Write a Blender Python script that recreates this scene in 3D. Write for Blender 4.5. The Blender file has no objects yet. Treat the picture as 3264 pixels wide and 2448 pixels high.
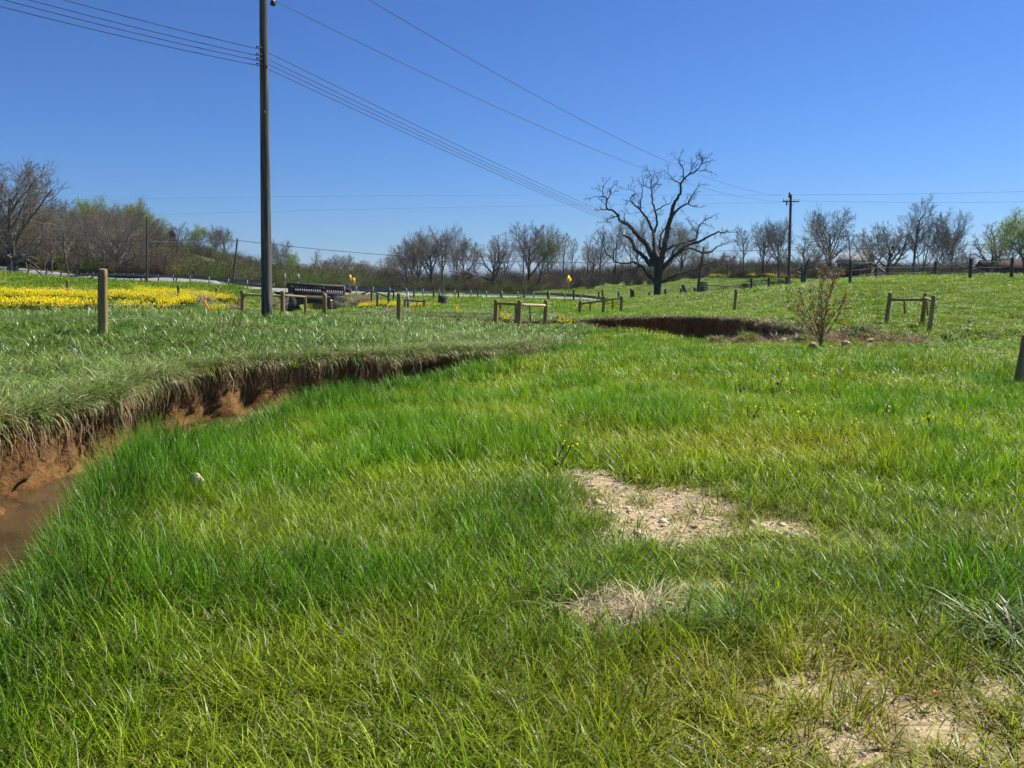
import bpy, bmesh, math, random
import numpy as np
from mathutils import Vector, Matrix
R = math.radians
scene = bpy.context.scene
C = scene.collection

# ------------------------------------------------------------------ camera
EYE = 1.65
FPX = 2820.0
HOR = 905.0
PITCH = math.atan((1224 - HOR) / FPX)
cam_d = bpy.data.cameras.new('camera'); cam_d.sensor_fit = 'HORIZONTAL'; cam_d.sensor_width = 36
cam_d.lens = 36 * FPX / 3264; cam_d.clip_start = 0.05; cam_d.clip_end = 20000
cam = bpy.data.objects.new('camera', cam_d); C.objects.link(cam)
cam.location = (0, 0, EYE); cam.rotation_euler = (math.pi / 2 - PITCH, 0, 0)
scene.camera = cam

# ------------------------------------------------------------------ world and sun
SUN_AZ, SUN_EL = 62.0, 52.0      # degrees right of the view axis, above the horizon
world = bpy.data.worlds.new('World'); scene.world = world; world.use_nodes = True
wn = world.node_tree
sky = wn.nodes.new('ShaderNodeTexSky'); sky.sky_type = 'NISHITA'; sky.sun_disc = False
sky.sun_elevation = R(SUN_EL); sky.sun_rotation = R(SUN_AZ)
sky.altitude = 0; sky.air_density = 1.0; sky.dust_density = 0.35; sky.ozone_density = 8.0
wn.nodes['Background'].inputs['Strength'].default_value = 0.044
wb = wn.nodes.new('ShaderNodeMix'); wb.data_type = 'RGBA'; wb.blend_type = 'MULTIPLY'; wb.inputs['Factor'].default_value = 1
wb.inputs[7].default_value = (.52, .745, .985, 1)          # the camera's blue rendering of a clear sky
wg = wn.nodes.new('ShaderNodeGamma'); wg.inputs['Gamma'].default_value = 1.22
wn.links.new(sky.outputs[0], wb.inputs[6]); wn.links.new(wb.outputs[2], wg.inputs['Color']); wn.links.new(wg.outputs[0], wn.nodes['Background'].inputs['Color'])
sun_d = bpy.data.lights.new('sun', 'SUN'); sun_d.energy = 5.0; sun_d.angle = R(0.53); sun_d.color = (1, 0.955, 0.88)
sun = bpy.data.objects.new('sun', sun_d); C.objects.link(sun)
sd = Vector((math.sin(R(SUN_AZ)) * math.cos(R(SUN_EL)), math.cos(R(SUN_AZ)) * math.cos(R(SUN_EL)), math.sin(R(SUN_EL))))
sun.rotation_euler = sd.to_track_quat('Z', 'Y').to_euler(); sun.location = (60, 30, 80)
scene.view_settings.view_transform = 'Standard'; scene.view_settings.look = 'None'
scene.view_settings.exposure = 0.86; scene.view_settings.gamma = 1.0; scene.view_settings.use_curve_mapping = False
scene.render.engine = 'CYCLES'
cy = scene.cycles
cy.max_bounces = 4; cy.diffuse_bounces = 3; cy.glossy_bounces = 2; cy.transmission_bounces = 4; cy.transparent_max_bounces = 8
cy.volume_bounces = 0; cy.use_denoising = True; cy.denoiser = 'OPENIMAGEDENOISE'; cy.denoising_input_passes = 'RGB_ALBEDO_NORMAL'; cy.denoising_prefilter = 'ACCURATE'; cy.use_adaptive_sampling = True; cy.adaptive_threshold = 0.02
cy.caustics_reflective = False; cy.caustics_refractive = False

# ------------------------------------------------------------------ pixel -> point at depth Y (metres along the view axis)
def P(px, py, Y):
    dx = (px - 1632) / FPX; dy = (1224 - py) / FPX
    c, s = math.cos(PITCH), math.sin(PITCH)
    d = Vector((dx, c + dy * s, -s + dy * c))
    return Vector((0, 0, EYE)) + d * (Y / d.y)
def PX(px, Y):                      # x at depth Y for a pixel column (near the horizon rows)
    return P(px, 950, Y).x

# ------------------------------------------------------------------ noise
class Noise:
    def __init__(s, seed, n=64):
        s.n = n; s.g = np.random.default_rng(seed).random((n, n))
    def __call__(s, x, y):
        n = s.n
        xi = np.floor(x).astype(int); yi = np.floor(y).astype(int)
        fx = x - xi; fy = y - yi
        fx = fx * fx * (3 - 2 * fx); fy = fy * fy * (3 - 2 * fy)
        a = s.g[xi % n, yi % n]; b = s.g[(xi + 1) % n, yi % n]; c = s.g[xi % n, (yi + 1) % n]; d = s.g[(xi + 1) % n, (yi + 1) % n]
        return (a * (1 - fx) + b * fx) * (1 - fy) + (c * (1 - fx) + d * fx) * fy
    def fbm(s, x, y, o=4):
        v = 0; a = 0.5; t = 0
        for i in range(o):
            v = v + a * s(x * 2 ** i + 17.3 * i, y * 2 ** i + 9.1 * i); t += a; a *= 0.5
        return v / t
N1, N2, N3, N4 = Noise(1), Noise(2), Noise(3), Noise(4)
def sstep(a, b, x):
    t = np.clip((x - a) / (b - a), 0, 1); return t * t * (3 - 2 * t)

# ------------------------------------------------------------------ polylines
def smooth_poly(pts, step):
    """Catmull-Rom through pts (n x k), resampled about every step metres."""
    p = np.array(pts, float); q = np.vstack([2 * p[0] - p[1], p, 2 * p[-1] - p[-2]])
    out = []
    for i in range(1, len(q) - 2):
        L = np.linalg.norm(q[i + 1][:2] - q[i][:2]); n = max(1, int(round(L / step)))
        for k in range(n):
            t = k / n
            out.append(0.5 * (2 * q[i] + (q[i + 1] - q[i - 1]) * t + (2 * q[i - 1] - 5 * q[i] + 4 * q[i + 1] - q[i + 2]) * t * t
                              + (3 * q[i] - q[i - 1] - 3 * q[i + 1] + q[i + 2]) * t ** 3))
    out.append(p[-1]); return np.array(out)
def poly_dist(x, y, poly):
    """distance, side (+ = left of the direction of travel), interpolated further columns"""
    x = np.asarray(x, float); y = np.asarray(y, float)
    best = np.full(x.shape, 1e9); side = np.ones(x.shape); ext = [np.zeros(x.shape) for _ in range(poly.shape[1] - 2)]
    for i in range(len(poly) - 1):
        a, b = poly[i], poly[i + 1]; ex, ey = b[0] - a[0], b[1] - a[1]; L2 = ex * ex + ey * ey + 1e-12
        t = np.clip(((x - a[0]) * ex + (y - a[1]) * ey) / L2, 0, 1)
        d = np.hypot(x - a[0] - t * ex, y - a[1] - t * ey); m = d < best
        best = np.where(m, d, best)
        side = np.where(m, np.sign(ex * (y - a[1]) - ey * (x - a[0])), side)
        for k in range(len(ext)): ext[k] = np.where(m, a[2 + k] + t * (b[2 + k] - a[2 + k]), ext[k])
    return best, side, ext

# ------------------------------------------------------------------ layout lines
# near cut bank lip, travelling away from the camera (left of it is the high bank)
BANK = smooth_poly([(-5.4, 0), (-5.1, 4), (-4.9, 6.2), (-4.78, 8.3), (-4.72, 10.2), (-4.72, 12.0), (-4.35, 13.4), (-3.5, 14.7), (-2.7, 15.8),
                    (-1.95, 16.9), (-1.0, 18.2), (-0.15, 19.8), (0.5, 21.8), (1.2, 25), (2.0, 29), (2.7, 33)], 0.25)
# far cut bank lip, travelling from the right end to the far left (right of it is the high field)
FARB = smooth_poly([(13.6, 29.6), (12.3, 28.6), (10.9, 28.4), (9.9, 29.6), (9.4, 31.5), (9.1, 33.6), (8.6, 35.6), (7.6, 37.8), (6.2, 39.6), (4.5, 40.6), (2.6, 41.3),
                    (0.8, 42.3), (-1.2, 44.0), (-3.6, 45.4), (-6.0, 46.9), (-7.8, 48.6), (-9.2, 51.5)], 0.35)
# stream towards the bridge
FARS = smooth_poly([(5.4, 37.2), (4.6, 38.2), (3.2, 39.2), (0.5, 40.9), (-2.5, 43.4), (-6, 45.6), (-9.5, 49), (-13, 54), (-16.5, 60), (-19, 70), (-20.8, 82), (-21.8, 95), (-22.2, 104), (-23, 118)], 1.2)
SIDEC = smooth_poly([(4.2, 36.4), (6.3, 36.6), (7.6, 34.6), (8.2, 31.5), (8.9, 28.8), (10.4, 27.3), (12.4, 27.6)], 0.5)
# the road centre line: x, y, z of the carriageway
def rail_pt(px, py, Y): p = P(px, py, Y); return (p.x, p.y, p.z - 0.74)
RAILP = [rail_pt(150, 872, 112), rail_pt(300, 871, 101), rail_pt(420, 871.5, 95), rail_pt(540, 876, 92.5), rail_pt(650, 882, 92), rail_pt(780, 893, 93.5), rail_pt(905, 902.5, 96),
         rail_pt(1000, 907, 97.3), rail_pt(1100, 912, 98.6), rail_pt(1300, 920, 101), rail_pt(1500, 926, 103.5), rail_pt(1650, 930, 105), rail_pt(1800, 934, 106), rail_pt(1900, 938, 106), rail_pt(2000, 945, 104.5), rail_pt(2062, 952, 103)]
RAIL = smooth_poly(RAILP, 1.0)
def offset_line(poly, d):
    t = np.gradient(poly[:, :2], axis=0); t /= np.linalg.norm(t, axis=1)[:, None] + 1e-9
    n = np.stack([-t[:, 1], t[:, 0]], 1); q = poly.copy(); q[:, :2] += n * d; return q
ROADP = [(-150, 190, 7.5), (-110, 158, 5.4), (-78, 130, 3.9)] + [tuple(p) for p in offset_line(np.array(RAILP), 4.3)] + [(30, 108, -0.2), (44, 112, 0.5), (64, 120, 1.6), (110, 140, 2.6)]
ROAD = smooth_poly(ROADP, 2.0)

# ------------------------------------------------------------------ terrain
ctrl = [(0, 0, .03), (-3, 3, 0), (3, 3, 0), (0, 5, 0), (3, 7, .01), (-2, 8, -.02), (-3.0, 9, -.16), (-2.2, 12.5, -.2), (-1.5, 15.4, -.16), (-.4, 18, -.02), (0, 11, .02), (4, 12, 0), (0, 16, .1), (4, 18, .03), (8, 15, -.06), (9, 20, -.03), (2.2, 22, .04), (4, 26, -.28),
        (6.3, 28, -.46), (7, 24, -.26), (0, -10, .1), (10, 0, .1), (20, 10, .2), (-6, 10, .42), (-5.6, 13, .42), (-6, 6, .40), (-4, 17, .42), (-5.35, 4.5, .36), (-5.1, 7, .37), (-5.0, 9, .38), (-5.0, 11, .39), (-4.75, 13, .40), (-4.0, 14.6, .40), (-3.1, 15.9, .40), (-2.2, 17.3, .37), (-1.2, 18.8, .32), (-2.2, 20, .33), (-0.4, 23, .18), (-12, 5, .55), (-20, 0, .6), (-30, -10, 1.0),
        (12, 24, -.2), (3.2, 31, -.42), (9, 23.5, -.22), (10.5, 25.6, -.34)]
for px, py, Y in [(3255, 1240, 15.5), (325, 1074, 16), (0, 1078, 15.5), (848, 1022, 25), (1272, 1034, 33), (1655, 1048, 36), (1580, 1039, 38), (1740, 1037, 38), (772, 1007, 40), (1034, 1020, 38), (0, 1012, 26), (100, 1001, 32),
                  (350, 1000, 32), (600, 1006, 38), (640, 1009, 45), (720, 1010, 47), (820, 1011, 47), (920, 1013, 46), (1010, 1013, 46), (0, 957, 50), (300, 955, 52), (600, 962, 56), (0, 912, 70), (0, 866, 95), (200, 886, 90), (300, 905, 78), (450, 914, 78), (700, 925, 80), (-500, 860, 90), (-500, 960, 40),
                  (1400, 1005, 46.5), (1190, 1000, 50), (1700, 1024, 43), (1930, 1012, 42.2), (2050, 1009, 41), (2200, 1006, 39), (2330, 1012, 36.8), (2450, 1020, 33.5), (2560, 1038, 30.5), (2345, 997, 46), (1850, 1008, 53), (1981, 1001, 53), (2090, 947, 92), (2240, 936, 84), (2390, 926, 84),
                  (2513, 920, 82), (2690, 902, 50), (3093, 889, 53), (3225, 887, 54), (2600, 965, 42), (2966, 1044, 33.5), (2835, 1032, 33.5), (3200, 1002, 36), (3400, 900, 52), (3400, 1100, 25), (3100, 884, 75), (3300, 878, 75), (2700, 898, 80),
                  (2600, 893, 120), (3000, 890, 120), (3300, 880, 120), (2350, 903, 112), (2200, 916, 116), (1900, 918, 128), (1500, 923, 140), (1250, 922, 150), (700, 905, 115), (850, 915, 122), (500, 880, 112), (100, 852, 128), (0, 842, 135), (-600, 820, 140),
                  (690, 832, 270), (720, 872, 190), (560, 792, 300), (300, 762, 300), (0, 752, 300), (-600, 750, 300), (800, 852, 300), (950, 852, 420), (1050, 886, 330), (1250, 898, 320), (2000, 895, 320), (3000, 890, 320), (3600, 880, 320),
                  (1055, 998, 95), (1000, 997, 92), (1100, 988, 90), (700, 966, 63), (600, 966, 60), (820, 975, 68), (890, 985, 76), (1150, 974, 93), (1300, 975, 82), (1400, 972, 86), (1300, 990, 62), (1700, 972, 78), (1900, 965, 88), (2000, 960, 92), (1600, 985, 66)]:
    p = P(px, py, Y); ctrl.append((p.x, p.y, p.z))
for i in range(0, len(RAILP)):
    x, y, z = RAILP[i]
    if 880 < 1632 + FPX * x / y < 1120: continue
    ctrl.append((x, y, z - 0.02))
    x, y, z = offset_line(np.array(RAILP), 10)[i]; ctrl.append((x, y, z - 0.1))
ctrl = np.array(ctrl)
def warp(x, y):
    r = np.hypot(x, y) + 1e-6; rr = np.minimum(r, 420.0); k = 10 * np.log1p(rr / 10) / r
    return x * k, y * k
def _tps():
    u, v = warp(ctrl[:, 0], ctrl[:, 1]); n = len(ctrl)
    d2 = (u[:, None] - u) ** 2 + (v[:, None] - v) ** 2
    K = 0.5 * d2 * np.log(d2 + 1e-9); K[np.arange(n), np.arange(n)] = 0.35
    A = np.zeros((n + 3, n + 3)); A[:n, :n] = K; A[:n, n] = 1; A[:n, n + 1] = u; A[:n, n + 2] = v; A[n:, :n] = A[:n, n:].T
    w = np.linalg.solve(A, np.concatenate([ctrl[:, 2], np.zeros(3)])); return u, v, w
_u, _v, _w = _tps()
def base_h(x, y):
    x = np.asarray(x, float); y = np.asarray(y, float); sh = x.shape
    u, v = warp(x.ravel(), y.ravel()); out = np.empty(u.size); n = len(_u)
    for i in range(0, u.size, 20000):
        a, b = u[i:i + 20000], v[i:i + 20000]
        d2 = (a[:, None] - _u) ** 2 + (b[:, None] - _v) ** 2
        out[i:i + 20000] = (0.5 * d2 * np.log(d2 + 1e-9)) @ _w[:n] + _w[n] + a * _w[n + 1] + b * _w[n + 2]
    out = out.reshape(sh)
    # keep the road bed flat and slightly raised
    m = (y > 60) & (np.abs(x) < 160)
    if m.any():
        d, s, e = poly_dist(x[m], y[m], ROAD[::3]); k = sstep(8.5, 4.6, d); out[m] = out[m] * (1 - k) + (e[0] - 0.12) * k
    return out
def chan_w(y): return np.interp(y, [0, 3, 4, 5.7, 7.5, 8.3, 10.2, 12.6, 14, 15.6, 18, 20, 33], [3.2, 3.0, 2.75, 2.1, 1.55, 1.45, 1.55, 1.75, 1.5, 1.1, .9, .8, 1.2])
def water_z(y): return np.interp(y, [0, 12, 20, 33, 40, 55, 95, 120], [-.33, -.36, -.38, -.62, -.75, -1.1, -1.75, -1.9])
MOUNDS = [(8.5, 31.4, .5, .8), (9.1, 29.6, .45, .7), (10.4, 28.2, .42, .8), (11.7, 28.2, .45, .8), (9.2, 27.4, .3, .7), (7.9, 33.2, .35, .6), (12.8, 28.8, .35, .7)]
def height(x, y, detail=True):
    """terrain with stream channels; vectorised"""
    x = np.asarray(x, float); y = np.asarray(y, float)
    z = base_h(x, y); r = np.hypot(x, y)
    if detail:
        k = np.clip(1.4 - r / 120, 0, 1)
        z = z + k * (0.09 * (N1.fbm(x * .45, y * .45, 3) - .5) + 0.06 * (N2.fbm(x * 1.9, y * 1.9, 3) - .5))
    m = (y < 37) & (x < 12)
    if m.any():
        xx, yy, zz = x[m], y[m], z[m]
        d, s, _ = poly_dist(xx, yy, BANK); q = -s * d            # q > 0 towards the stream
        bed = water_z(yy) - 0.12
        fadeL = sstep(34, 30, yy)
        left = sstep(-0.42, -0.24, q)                           # falls behind the modelled bank face
        wid = chan_w(yy)
        right = 1 - sstep(wid - .55, wid + .12, q)
        # mud bar against the bank foot
        bar = 0.36 * np.exp(-(((xx + 4.72) / .3) ** 2 + ((yy - 7.3) / .55) ** 2)) + 0.16 * np.exp(-(((xx + 4.5) / .25) ** 2 + ((yy - 12.3) / .7) ** 2))
        bar = bar * (0.75 + .5 * N3.fbm(xx * 6, yy * 6, 3))
        k = np.clip(left * right, 0, 1) * sstep(27, 20.5, yy)
        z[m] = zz * (1 - k) + (bed + bar) * k
    m = (y > 25) & (y < 125) & (x > -40) & (x < 20)
    if m.any():
        xx, yy, zz = x[m], y[m], z[m]
        d, s, _ = poly_dist(xx, yy, FARS); bed = water_z(yy) - 0.1
        w = np.interp(yy, [33, 40, 50, 53.5, 63, 68, 95], [.8, .9, 1.2, 2.7, 2.7, 1.4, 2.0]); sl = np.interp(yy, [33, 40, 60, 90, 110], [.6, .5, .8, 2.2, 2.2])
        k = 1 - sstep(w, w + sl, d + .5 * (N2.fbm(xx * .8, yy * .8, 3) - .5)); zz = zz * (1 - k) + np.minimum(zz, bed) * k
        d, s, _ = poly_dist(xx, yy, SIDEC); k = (1 - sstep(.55, 1.25, d)) * sstep(26.6, 28.5, yy + .0 * xx); zz = zz * (1 - k) + np.minimum(zz, -.55) * k
        # far cut bank: falls behind the modelled face
        d, s, _ = poly_dist(xx, yy, FARB); q = s * d             # q > 0 towards the stream (left of travel)
        ou = np.interp(xx, [1, 4], [1.4, 4.2]); k = sstep(-.4, -.2, q) * (1 - sstep(ou * .4, ou, q)) * sstep(27.0, 29.5, yy) * sstep(52, 49, yy); zz = zz * (1 - k) + np.minimum(zz, water_z(yy) - .05) * k
        for mx_, my_, mh_, mr_ in MOUNDS: zz = np.maximum(zz, np.minimum(zz + mh_ * np.exp(-(((xx - mx_) ** 2 + (yy - my_) ** 2) / mr_ ** 2)) * (.7 + .6 * N3.fbm(xx * 3, yy * 3, 3)), .25))
        z[m] = zz
    return z
def gz(x, y): return float(height(np.array([x]), np.array([y]))[0])

# ------------------------------------------------------------------ object helpers
def link(o, parent=None):
    C.objects.link(o)
    if parent is not None: o.parent = parent
    return o
def tag(o, label=None, cat=None, group=None, kind=None):
    if label: o['label'] = label
    if cat: o['category'] = cat
    if group: o['group'] = group
    if kind: o['kind'] = kind
    return o
def thing(name, label, cat, loc=(0, 0, 0), rz=0, group=None):
    o = bpy.data.objects.new(name, None); o.empty_display_size = .2; link(o); o.location = loc; o.rotation_euler = (0, 0, rz)
    return tag(o, label, cat, group)
class MB:
    """collects vertices and faces with numpy; build() links ONE mesh object"""
    def __init__(s): s.v = []; s.f = []; s.n = 0; s.at = {}
    def add(s, v, f, **at):
        v = np.asarray(v, float).reshape(-1, 3); s.v.append(v)
        for fc in f: s.f.append(np.asarray(fc, dtype=np.int32).reshape(-1, np.asarray(fc).shape[-1]) + s.n)
        for k, a in at.items(): s.at.setdefault(k, []).append(np.broadcast_to(np.asarray(a, float), (len(v),)))
        s.n += len(v); return s
    def box(s, c, size, rot=None):
        x, y, z = np.array(size) / 2
        v = np.array([(-x, -y, -z), (x, -y, -z), (x, y, -z), (-x, y, -z), (-x, -y, z), (x, -y, z), (x, y, z), (-x, y, z)])
        if rot is not None: v = v @ np.array(rot).T
        return s.add(v + np.array(c), [[(0, 3, 2, 1), (4, 5, 6, 7), (0, 1, 5, 4), (1, 2, 6, 5), (2, 3, 7, 6), (3, 0, 4, 7)]])
    def tube(s, pts, rad, sides=8, cap=True, **at):
        pts = np.asarray(pts, float); n = len(pts); rad = np.broadcast_to(np.asarray(rad, float), (n,))
        v, q = tube_arrays(pts[None], rad[None], sides)
        f = [q]
        if cap: f += [np.array([list(range(sides))[::-1]]), np.array([[(n - 1) * sides + k for k in range(sides)]])]
        return s.add(v, f, **{k: np.repeat(np.broadcast_to(np.asarray(a, float), (n,)), sides) for k, a in at.items()})
    def lathe(s, prof, c=(0, 0, 0), sides=16):
        prof = np.array(prof, float); a = np.arange(sides) * 2 * math.pi / sides
        v = np.stack([prof[:, 0][:, None] * np.cos(a), prof[:, 0][:, None] * np.sin(a), np.broadcast_to(prof[:, 1][:, None], (len(prof), sides))], -1).reshape(-1, 3) + np.array(c)
        f = [[(i * sides + k, i * sides + (k + 1) % sides, (i + 1) * sides + (k + 1) % sides, (i + 1) * sides + k) for i in range(len(prof) - 1) for k in range(sides)]]
        return s.add(v, f)
    def mesh(s, name, smooth=False):
        me = bpy.data.meshes.new(name); v = np.vstack(s.v)
        cnt = np.concatenate([np.full(len(f), f.shape[1], dtype=np.int32) for f in s.f]); idx = np.concatenate([f.ravel() for f in s.f]).astype(np.int32)
        me.vertices.add(len(v)); me.vertices.foreach_set('co', v.astype(np.float32).ravel())
        me.loops.add(len(idx)); me.loops.foreach_set('vertex_index', idx)
        st = np.concatenate([[0], np.cumsum(cnt)[:-1]]).astype(np.int32)
        me.polygons.add(len(cnt)); me.polygons.foreach_set('loop_start', st); me.polygons.foreach_set('loop_total', cnt)
        if smooth: me.polygons.foreach_set('use_smooth', np.ones(len(cnt), dtype=bool))
        me.update(calc_edges=True)
        for k, a in s.at.items():
            arr = np.concatenate(a).astype(np.float32)
            if len(arr) == len(v): me.attributes.new(k, 'FLOAT', 'POINT').data.foreach_set('value', arr)
        return me
    def build(s, name, mat, parent=None, smooth=False, loc=None):
        me = s.mesh(name, smooth); me.materials.append(mat); o = bpy.data.objects.new(name, me); link(o, parent)
        if loc is not None: o.location = loc
        return o
def tube_arrays(pts, rad, sides):
    """pts B x n x 3, rad B x n -> vertices, quads"""
    B, n, _ = pts.shape
    t = np.empty_like(pts); t[:, 1:-1] = pts[:, 2:] - pts[:, :-2]; t[:, 0] = pts[:, 1] - pts[:, 0]; t[:, -1] = pts[:, -1] - pts[:, -2]
    t /= np.linalg.norm(t, axis=2, keepdims=True) + 1e-9
    ref = np.where(np.abs(t[:, :1, 2:3]) > .8, np.array([1., 0, 0]), np.array([0, 0, 1.])); ref = np.broadcast_to(ref, t.shape)
    u = np.cross(ref, t); u /= np.linalg.norm(u, axis=2, keepdims=True) + 1e-9; w = np.cross(t, u)
    a = np.arange(sides) * 2 * math.pi / sides
    v = pts[:, :, None] + rad[:, :, None, None] * (np.cos(a)[:, None] * u[:, :, None] + np.sin(a)[:, None] * w[:, :, None])
    i = np.arange(n - 1)[:, None] * sides; k = np.arange(sides)[None]; k2 = (k + 1) % sides
    q = np.stack([i + k, i + k2, i + sides + k2, i + sides + k], -1).reshape(-1, 4)
    q = (q[None] + (np.arange(B) * n * sides)[:, None, None]).reshape(-1, 4)
    return v.reshape(-1, 3), q
def obj_copy(o, parent=None):
    c = o.copy(); C.objects.link(c)
    if parent is not None: c.parent = parent
    return c
def copy_tree(o, parent=None):
    c = obj_copy(o, parent)
    for ch in list(o.children): copy_tree(ch, c)
    return c

# ------------------------------------------------------------------ materials
def new_mat(name):
    m = bpy.data.materials.new(name); m.use_nodes = True; nt = m.node_tree
    return m, nt, nt.nodes, nt.links, nt.nodes['Principled BSDF']
def ramp(nt, stops):
    r = nt.nodes.new('ShaderNodeValToRGB'); e = r.color_ramp.elements
    while len(e) > 1: e.remove(e[-1])
    e[0].position = stops[0][0]; e[0].color = (*stops[0][1], 1)
    for p, c in stops[1:]:
        k = e.new(p); k.color = (*c, 1)
    return r
def noise_node(nt, scale, detail=5, rough=.6, coord='Object', stretch=None):
    tc = nt.nodes.new('ShaderNodeTexCoord'); n = nt.nodes.new('ShaderNodeTexNoise')
    n.inputs['Scale'].default_value = scale; n.inputs['Detail'].default_value = detail; n.inputs['Roughness'].default_value = rough
    if stretch:
        mp = nt.nodes.new('ShaderNodeMapping'); mp.inputs['Scale'].default_value = stretch
        nt.links.new(tc.outputs[coord], mp.inputs['Vector']); nt.links.new(mp.outputs[0], n.inputs['Vector'])
    else: nt.links.new(tc.outputs[coord], n.inputs['Vector'])
    return n
def mat_noise(name, stops, scale=3, rough=.85, bump=.3, stretch=None, detail=6, spec=.3, dist=.02, metallic=0):
    m, nt, nd, lk, b = new_mat(name)
    n = noise_node(nt, scale, detail, .62, 'Object', stretch); r = ramp(nt, stops)
    lk.new(n.outputs['Fac'], r.inputs['Fac']); lk.new(r.outputs['Color'], b.inputs['Base Color'])
    b.inputs['Roughness'].default_value = rough; b.inputs['Specular IOR Level'].default_value = spec; b.inputs['Metallic'].default_value = metallic
    if bump:
        bp = nd.new('ShaderNodeBump'); bp.inputs['Strength'].default_value = bump; bp.inputs['Distance'].default_value = dist
        lk.new(n.outputs['Fac'], bp.inputs['Height']); lk.new(bp.outputs[0], b.inputs['Normal'])
    return m
def mat_leaf(name, base=None, trans=.35, rough=.5, spec=.35, tint=True, low=.62, dry=(.36, .27, .13), dry_from=.94):
    """blades and leaves: tint carried by each instance, tone by blade, paler tips"""
    m, nt, nd, lk, b = new_mat(name)
    if tint:
        a = nd.new('ShaderNodeAttribute'); a.attribute_type = 'INSTANCER'; a.attribute_name = 'tint'; col = a.outputs['Color']
    else:
        c = nd.new('ShaderNodeRGB'); c.outputs[0].default_value = (*base, 1); col = c.outputs[0]
    rn = nd.new('ShaderNodeAttribute'); rn.attribute_name = 'rnd'
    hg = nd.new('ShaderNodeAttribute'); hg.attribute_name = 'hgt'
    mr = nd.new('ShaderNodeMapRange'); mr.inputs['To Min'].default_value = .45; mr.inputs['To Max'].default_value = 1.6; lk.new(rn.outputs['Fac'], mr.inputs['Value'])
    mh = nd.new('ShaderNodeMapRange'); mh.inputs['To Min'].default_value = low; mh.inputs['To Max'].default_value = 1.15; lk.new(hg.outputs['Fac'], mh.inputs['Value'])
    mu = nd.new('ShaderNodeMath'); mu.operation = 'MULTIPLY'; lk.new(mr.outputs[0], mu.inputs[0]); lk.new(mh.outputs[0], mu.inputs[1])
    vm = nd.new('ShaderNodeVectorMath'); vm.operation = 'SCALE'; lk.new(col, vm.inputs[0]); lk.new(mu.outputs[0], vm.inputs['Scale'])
    gt = nd.new('ShaderNodeMath'); gt.operation = 'GREATER_THAN'; gt.inputs[1].default_value = dry_from; lk.new(rn.outputs['Fac'], gt.inputs[0])
    mx = nd.new('ShaderNodeMix'); mx.data_type = 'RGBA'; lk.new(gt.outputs[0], mx.inputs['Factor']); lk.new(vm.outputs[0], mx.inputs[6]); mx.inputs[7].default_value = (*dry, 1)
    lk.new(mx.outputs[2], b.inputs['Base Color']); b.inputs['Roughness'].default_value = rough; b.inputs['Specular IOR Level'].default_value = spec
    if trans:
        t = nd.new('ShaderNodeBsdfTranslucent'); lk.new(mx.outputs[2], t.inputs['Color'])
        ms = nd.new('ShaderNodeMixShader'); ms.inputs[0].default_value = trans
        lk.new(b.outputs[0], ms.inputs[1]); lk.new(t.outputs[0], ms.inputs[2]); lk.new(ms.outputs[0], nd['Material Output'].inputs['Surface'])
    return m

# ------------------------------------------------------------------ instanced scatter (only for uncountable growth)
def scatter_group(coll):
    g = bpy.data.node_groups.new('scatter', 'GeometryNodeTree')
    g.interface.new_socket('Geometry', in_out='INPUT', socket_type='NodeSocketGeometry'); g.interface.new_socket('Geometry', in_out='OUTPUT', socket_type='NodeSocketGeometry')
    nd, lk = g.nodes, g.links
    i = nd.new('NodeGroupInput'); o = nd.new('NodeGroupOutput'); ci = nd.new('GeometryNodeCollectionInfo'); ci.inputs[0].default_value = coll
    ci.inputs['Separate Children'].default_value = True; ci.inputs['Reset Children'].default_value = True
    ip = nd.new('GeometryNodeInstanceOnPoints'); ip.inputs['Pick Instance'].default_value = True
    def na(n, t):
        a = nd.new('GeometryNodeInputNamedAttribute'); a.data_type = t; a.inputs['Name'].default_value = n; return a.outputs[0]
    mp = nd.new('GeometryNodeMeshToPoints')
    lk.new(i.outputs[0], mp.inputs[0]); lk.new(mp.outputs[0], ip.inputs['Points']); lk.new(ci.outputs[0], ip.inputs['Instance'])
    lk.new(na('idx', 'INT'), ip.inputs['Instance Index']); e2r = nd.new('FunctionNodeEulerToRotation'); lk.new(na('rot', 'FLOAT_VECTOR'), e2r.inputs[0])
    lk.new(e2r.outputs[0], ip.inputs['Rotation']); lk.new(na('scl', 'FLOAT_VECTOR'), ip.inputs['Scale']); lk.new(ip.outputs[0], o.inputs[0])
    return g
_groups = {}
def scatter(name, label, pos, rot, scl, idx, tint, coll, cat=None, parent=None):
    n = len(pos); me = bpy.data.meshes.new(name); me.vertices.add(n); me.vertices.foreach_set('co', np.asarray(pos, np.float32).ravel())
    me.attributes.new('rot', 'FLOAT_VECTOR', 'POINT').data.foreach_set('vector', np.asarray(rot, np.float32).ravel())
    scl = np.asarray(scl, np.float32); scl = np.repeat(scl[:, None], 3, 1) if scl.ndim == 1 else scl
    me.attributes.new('scl', 'FLOAT_VECTOR', 'POINT').data.foreach_set('vector', scl.ravel())
    me.attributes.new('idx', 'INT', 'POINT').data.foreach_set('value', np.asarray(idx, np.int32))
    t = np.ones((n, 4), np.float32); t[:, :3] = tint
    me.attributes.new('tint', 'FLOAT_COLOR', 'POINT').data.foreach_set('color', t.ravel())
    o = bpy.data.objects.new(name, me); link(o, parent); tag(o, label, cat, None, 'stuff')
    if coll.name not in _groups: _groups[coll.name] = scatter_group(coll)
    md = o.modifiers.new('scatter', 'NODES'); md.node_group = _groups[coll.name]
    return o
def proto_coll(name, meshes):
    c = bpy.data.collections.new(name)
    for k, me in enumerate(meshes): c.objects.link(bpy.data.objects.new('%s_%02d' % (name, k), me))
    return c

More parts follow.
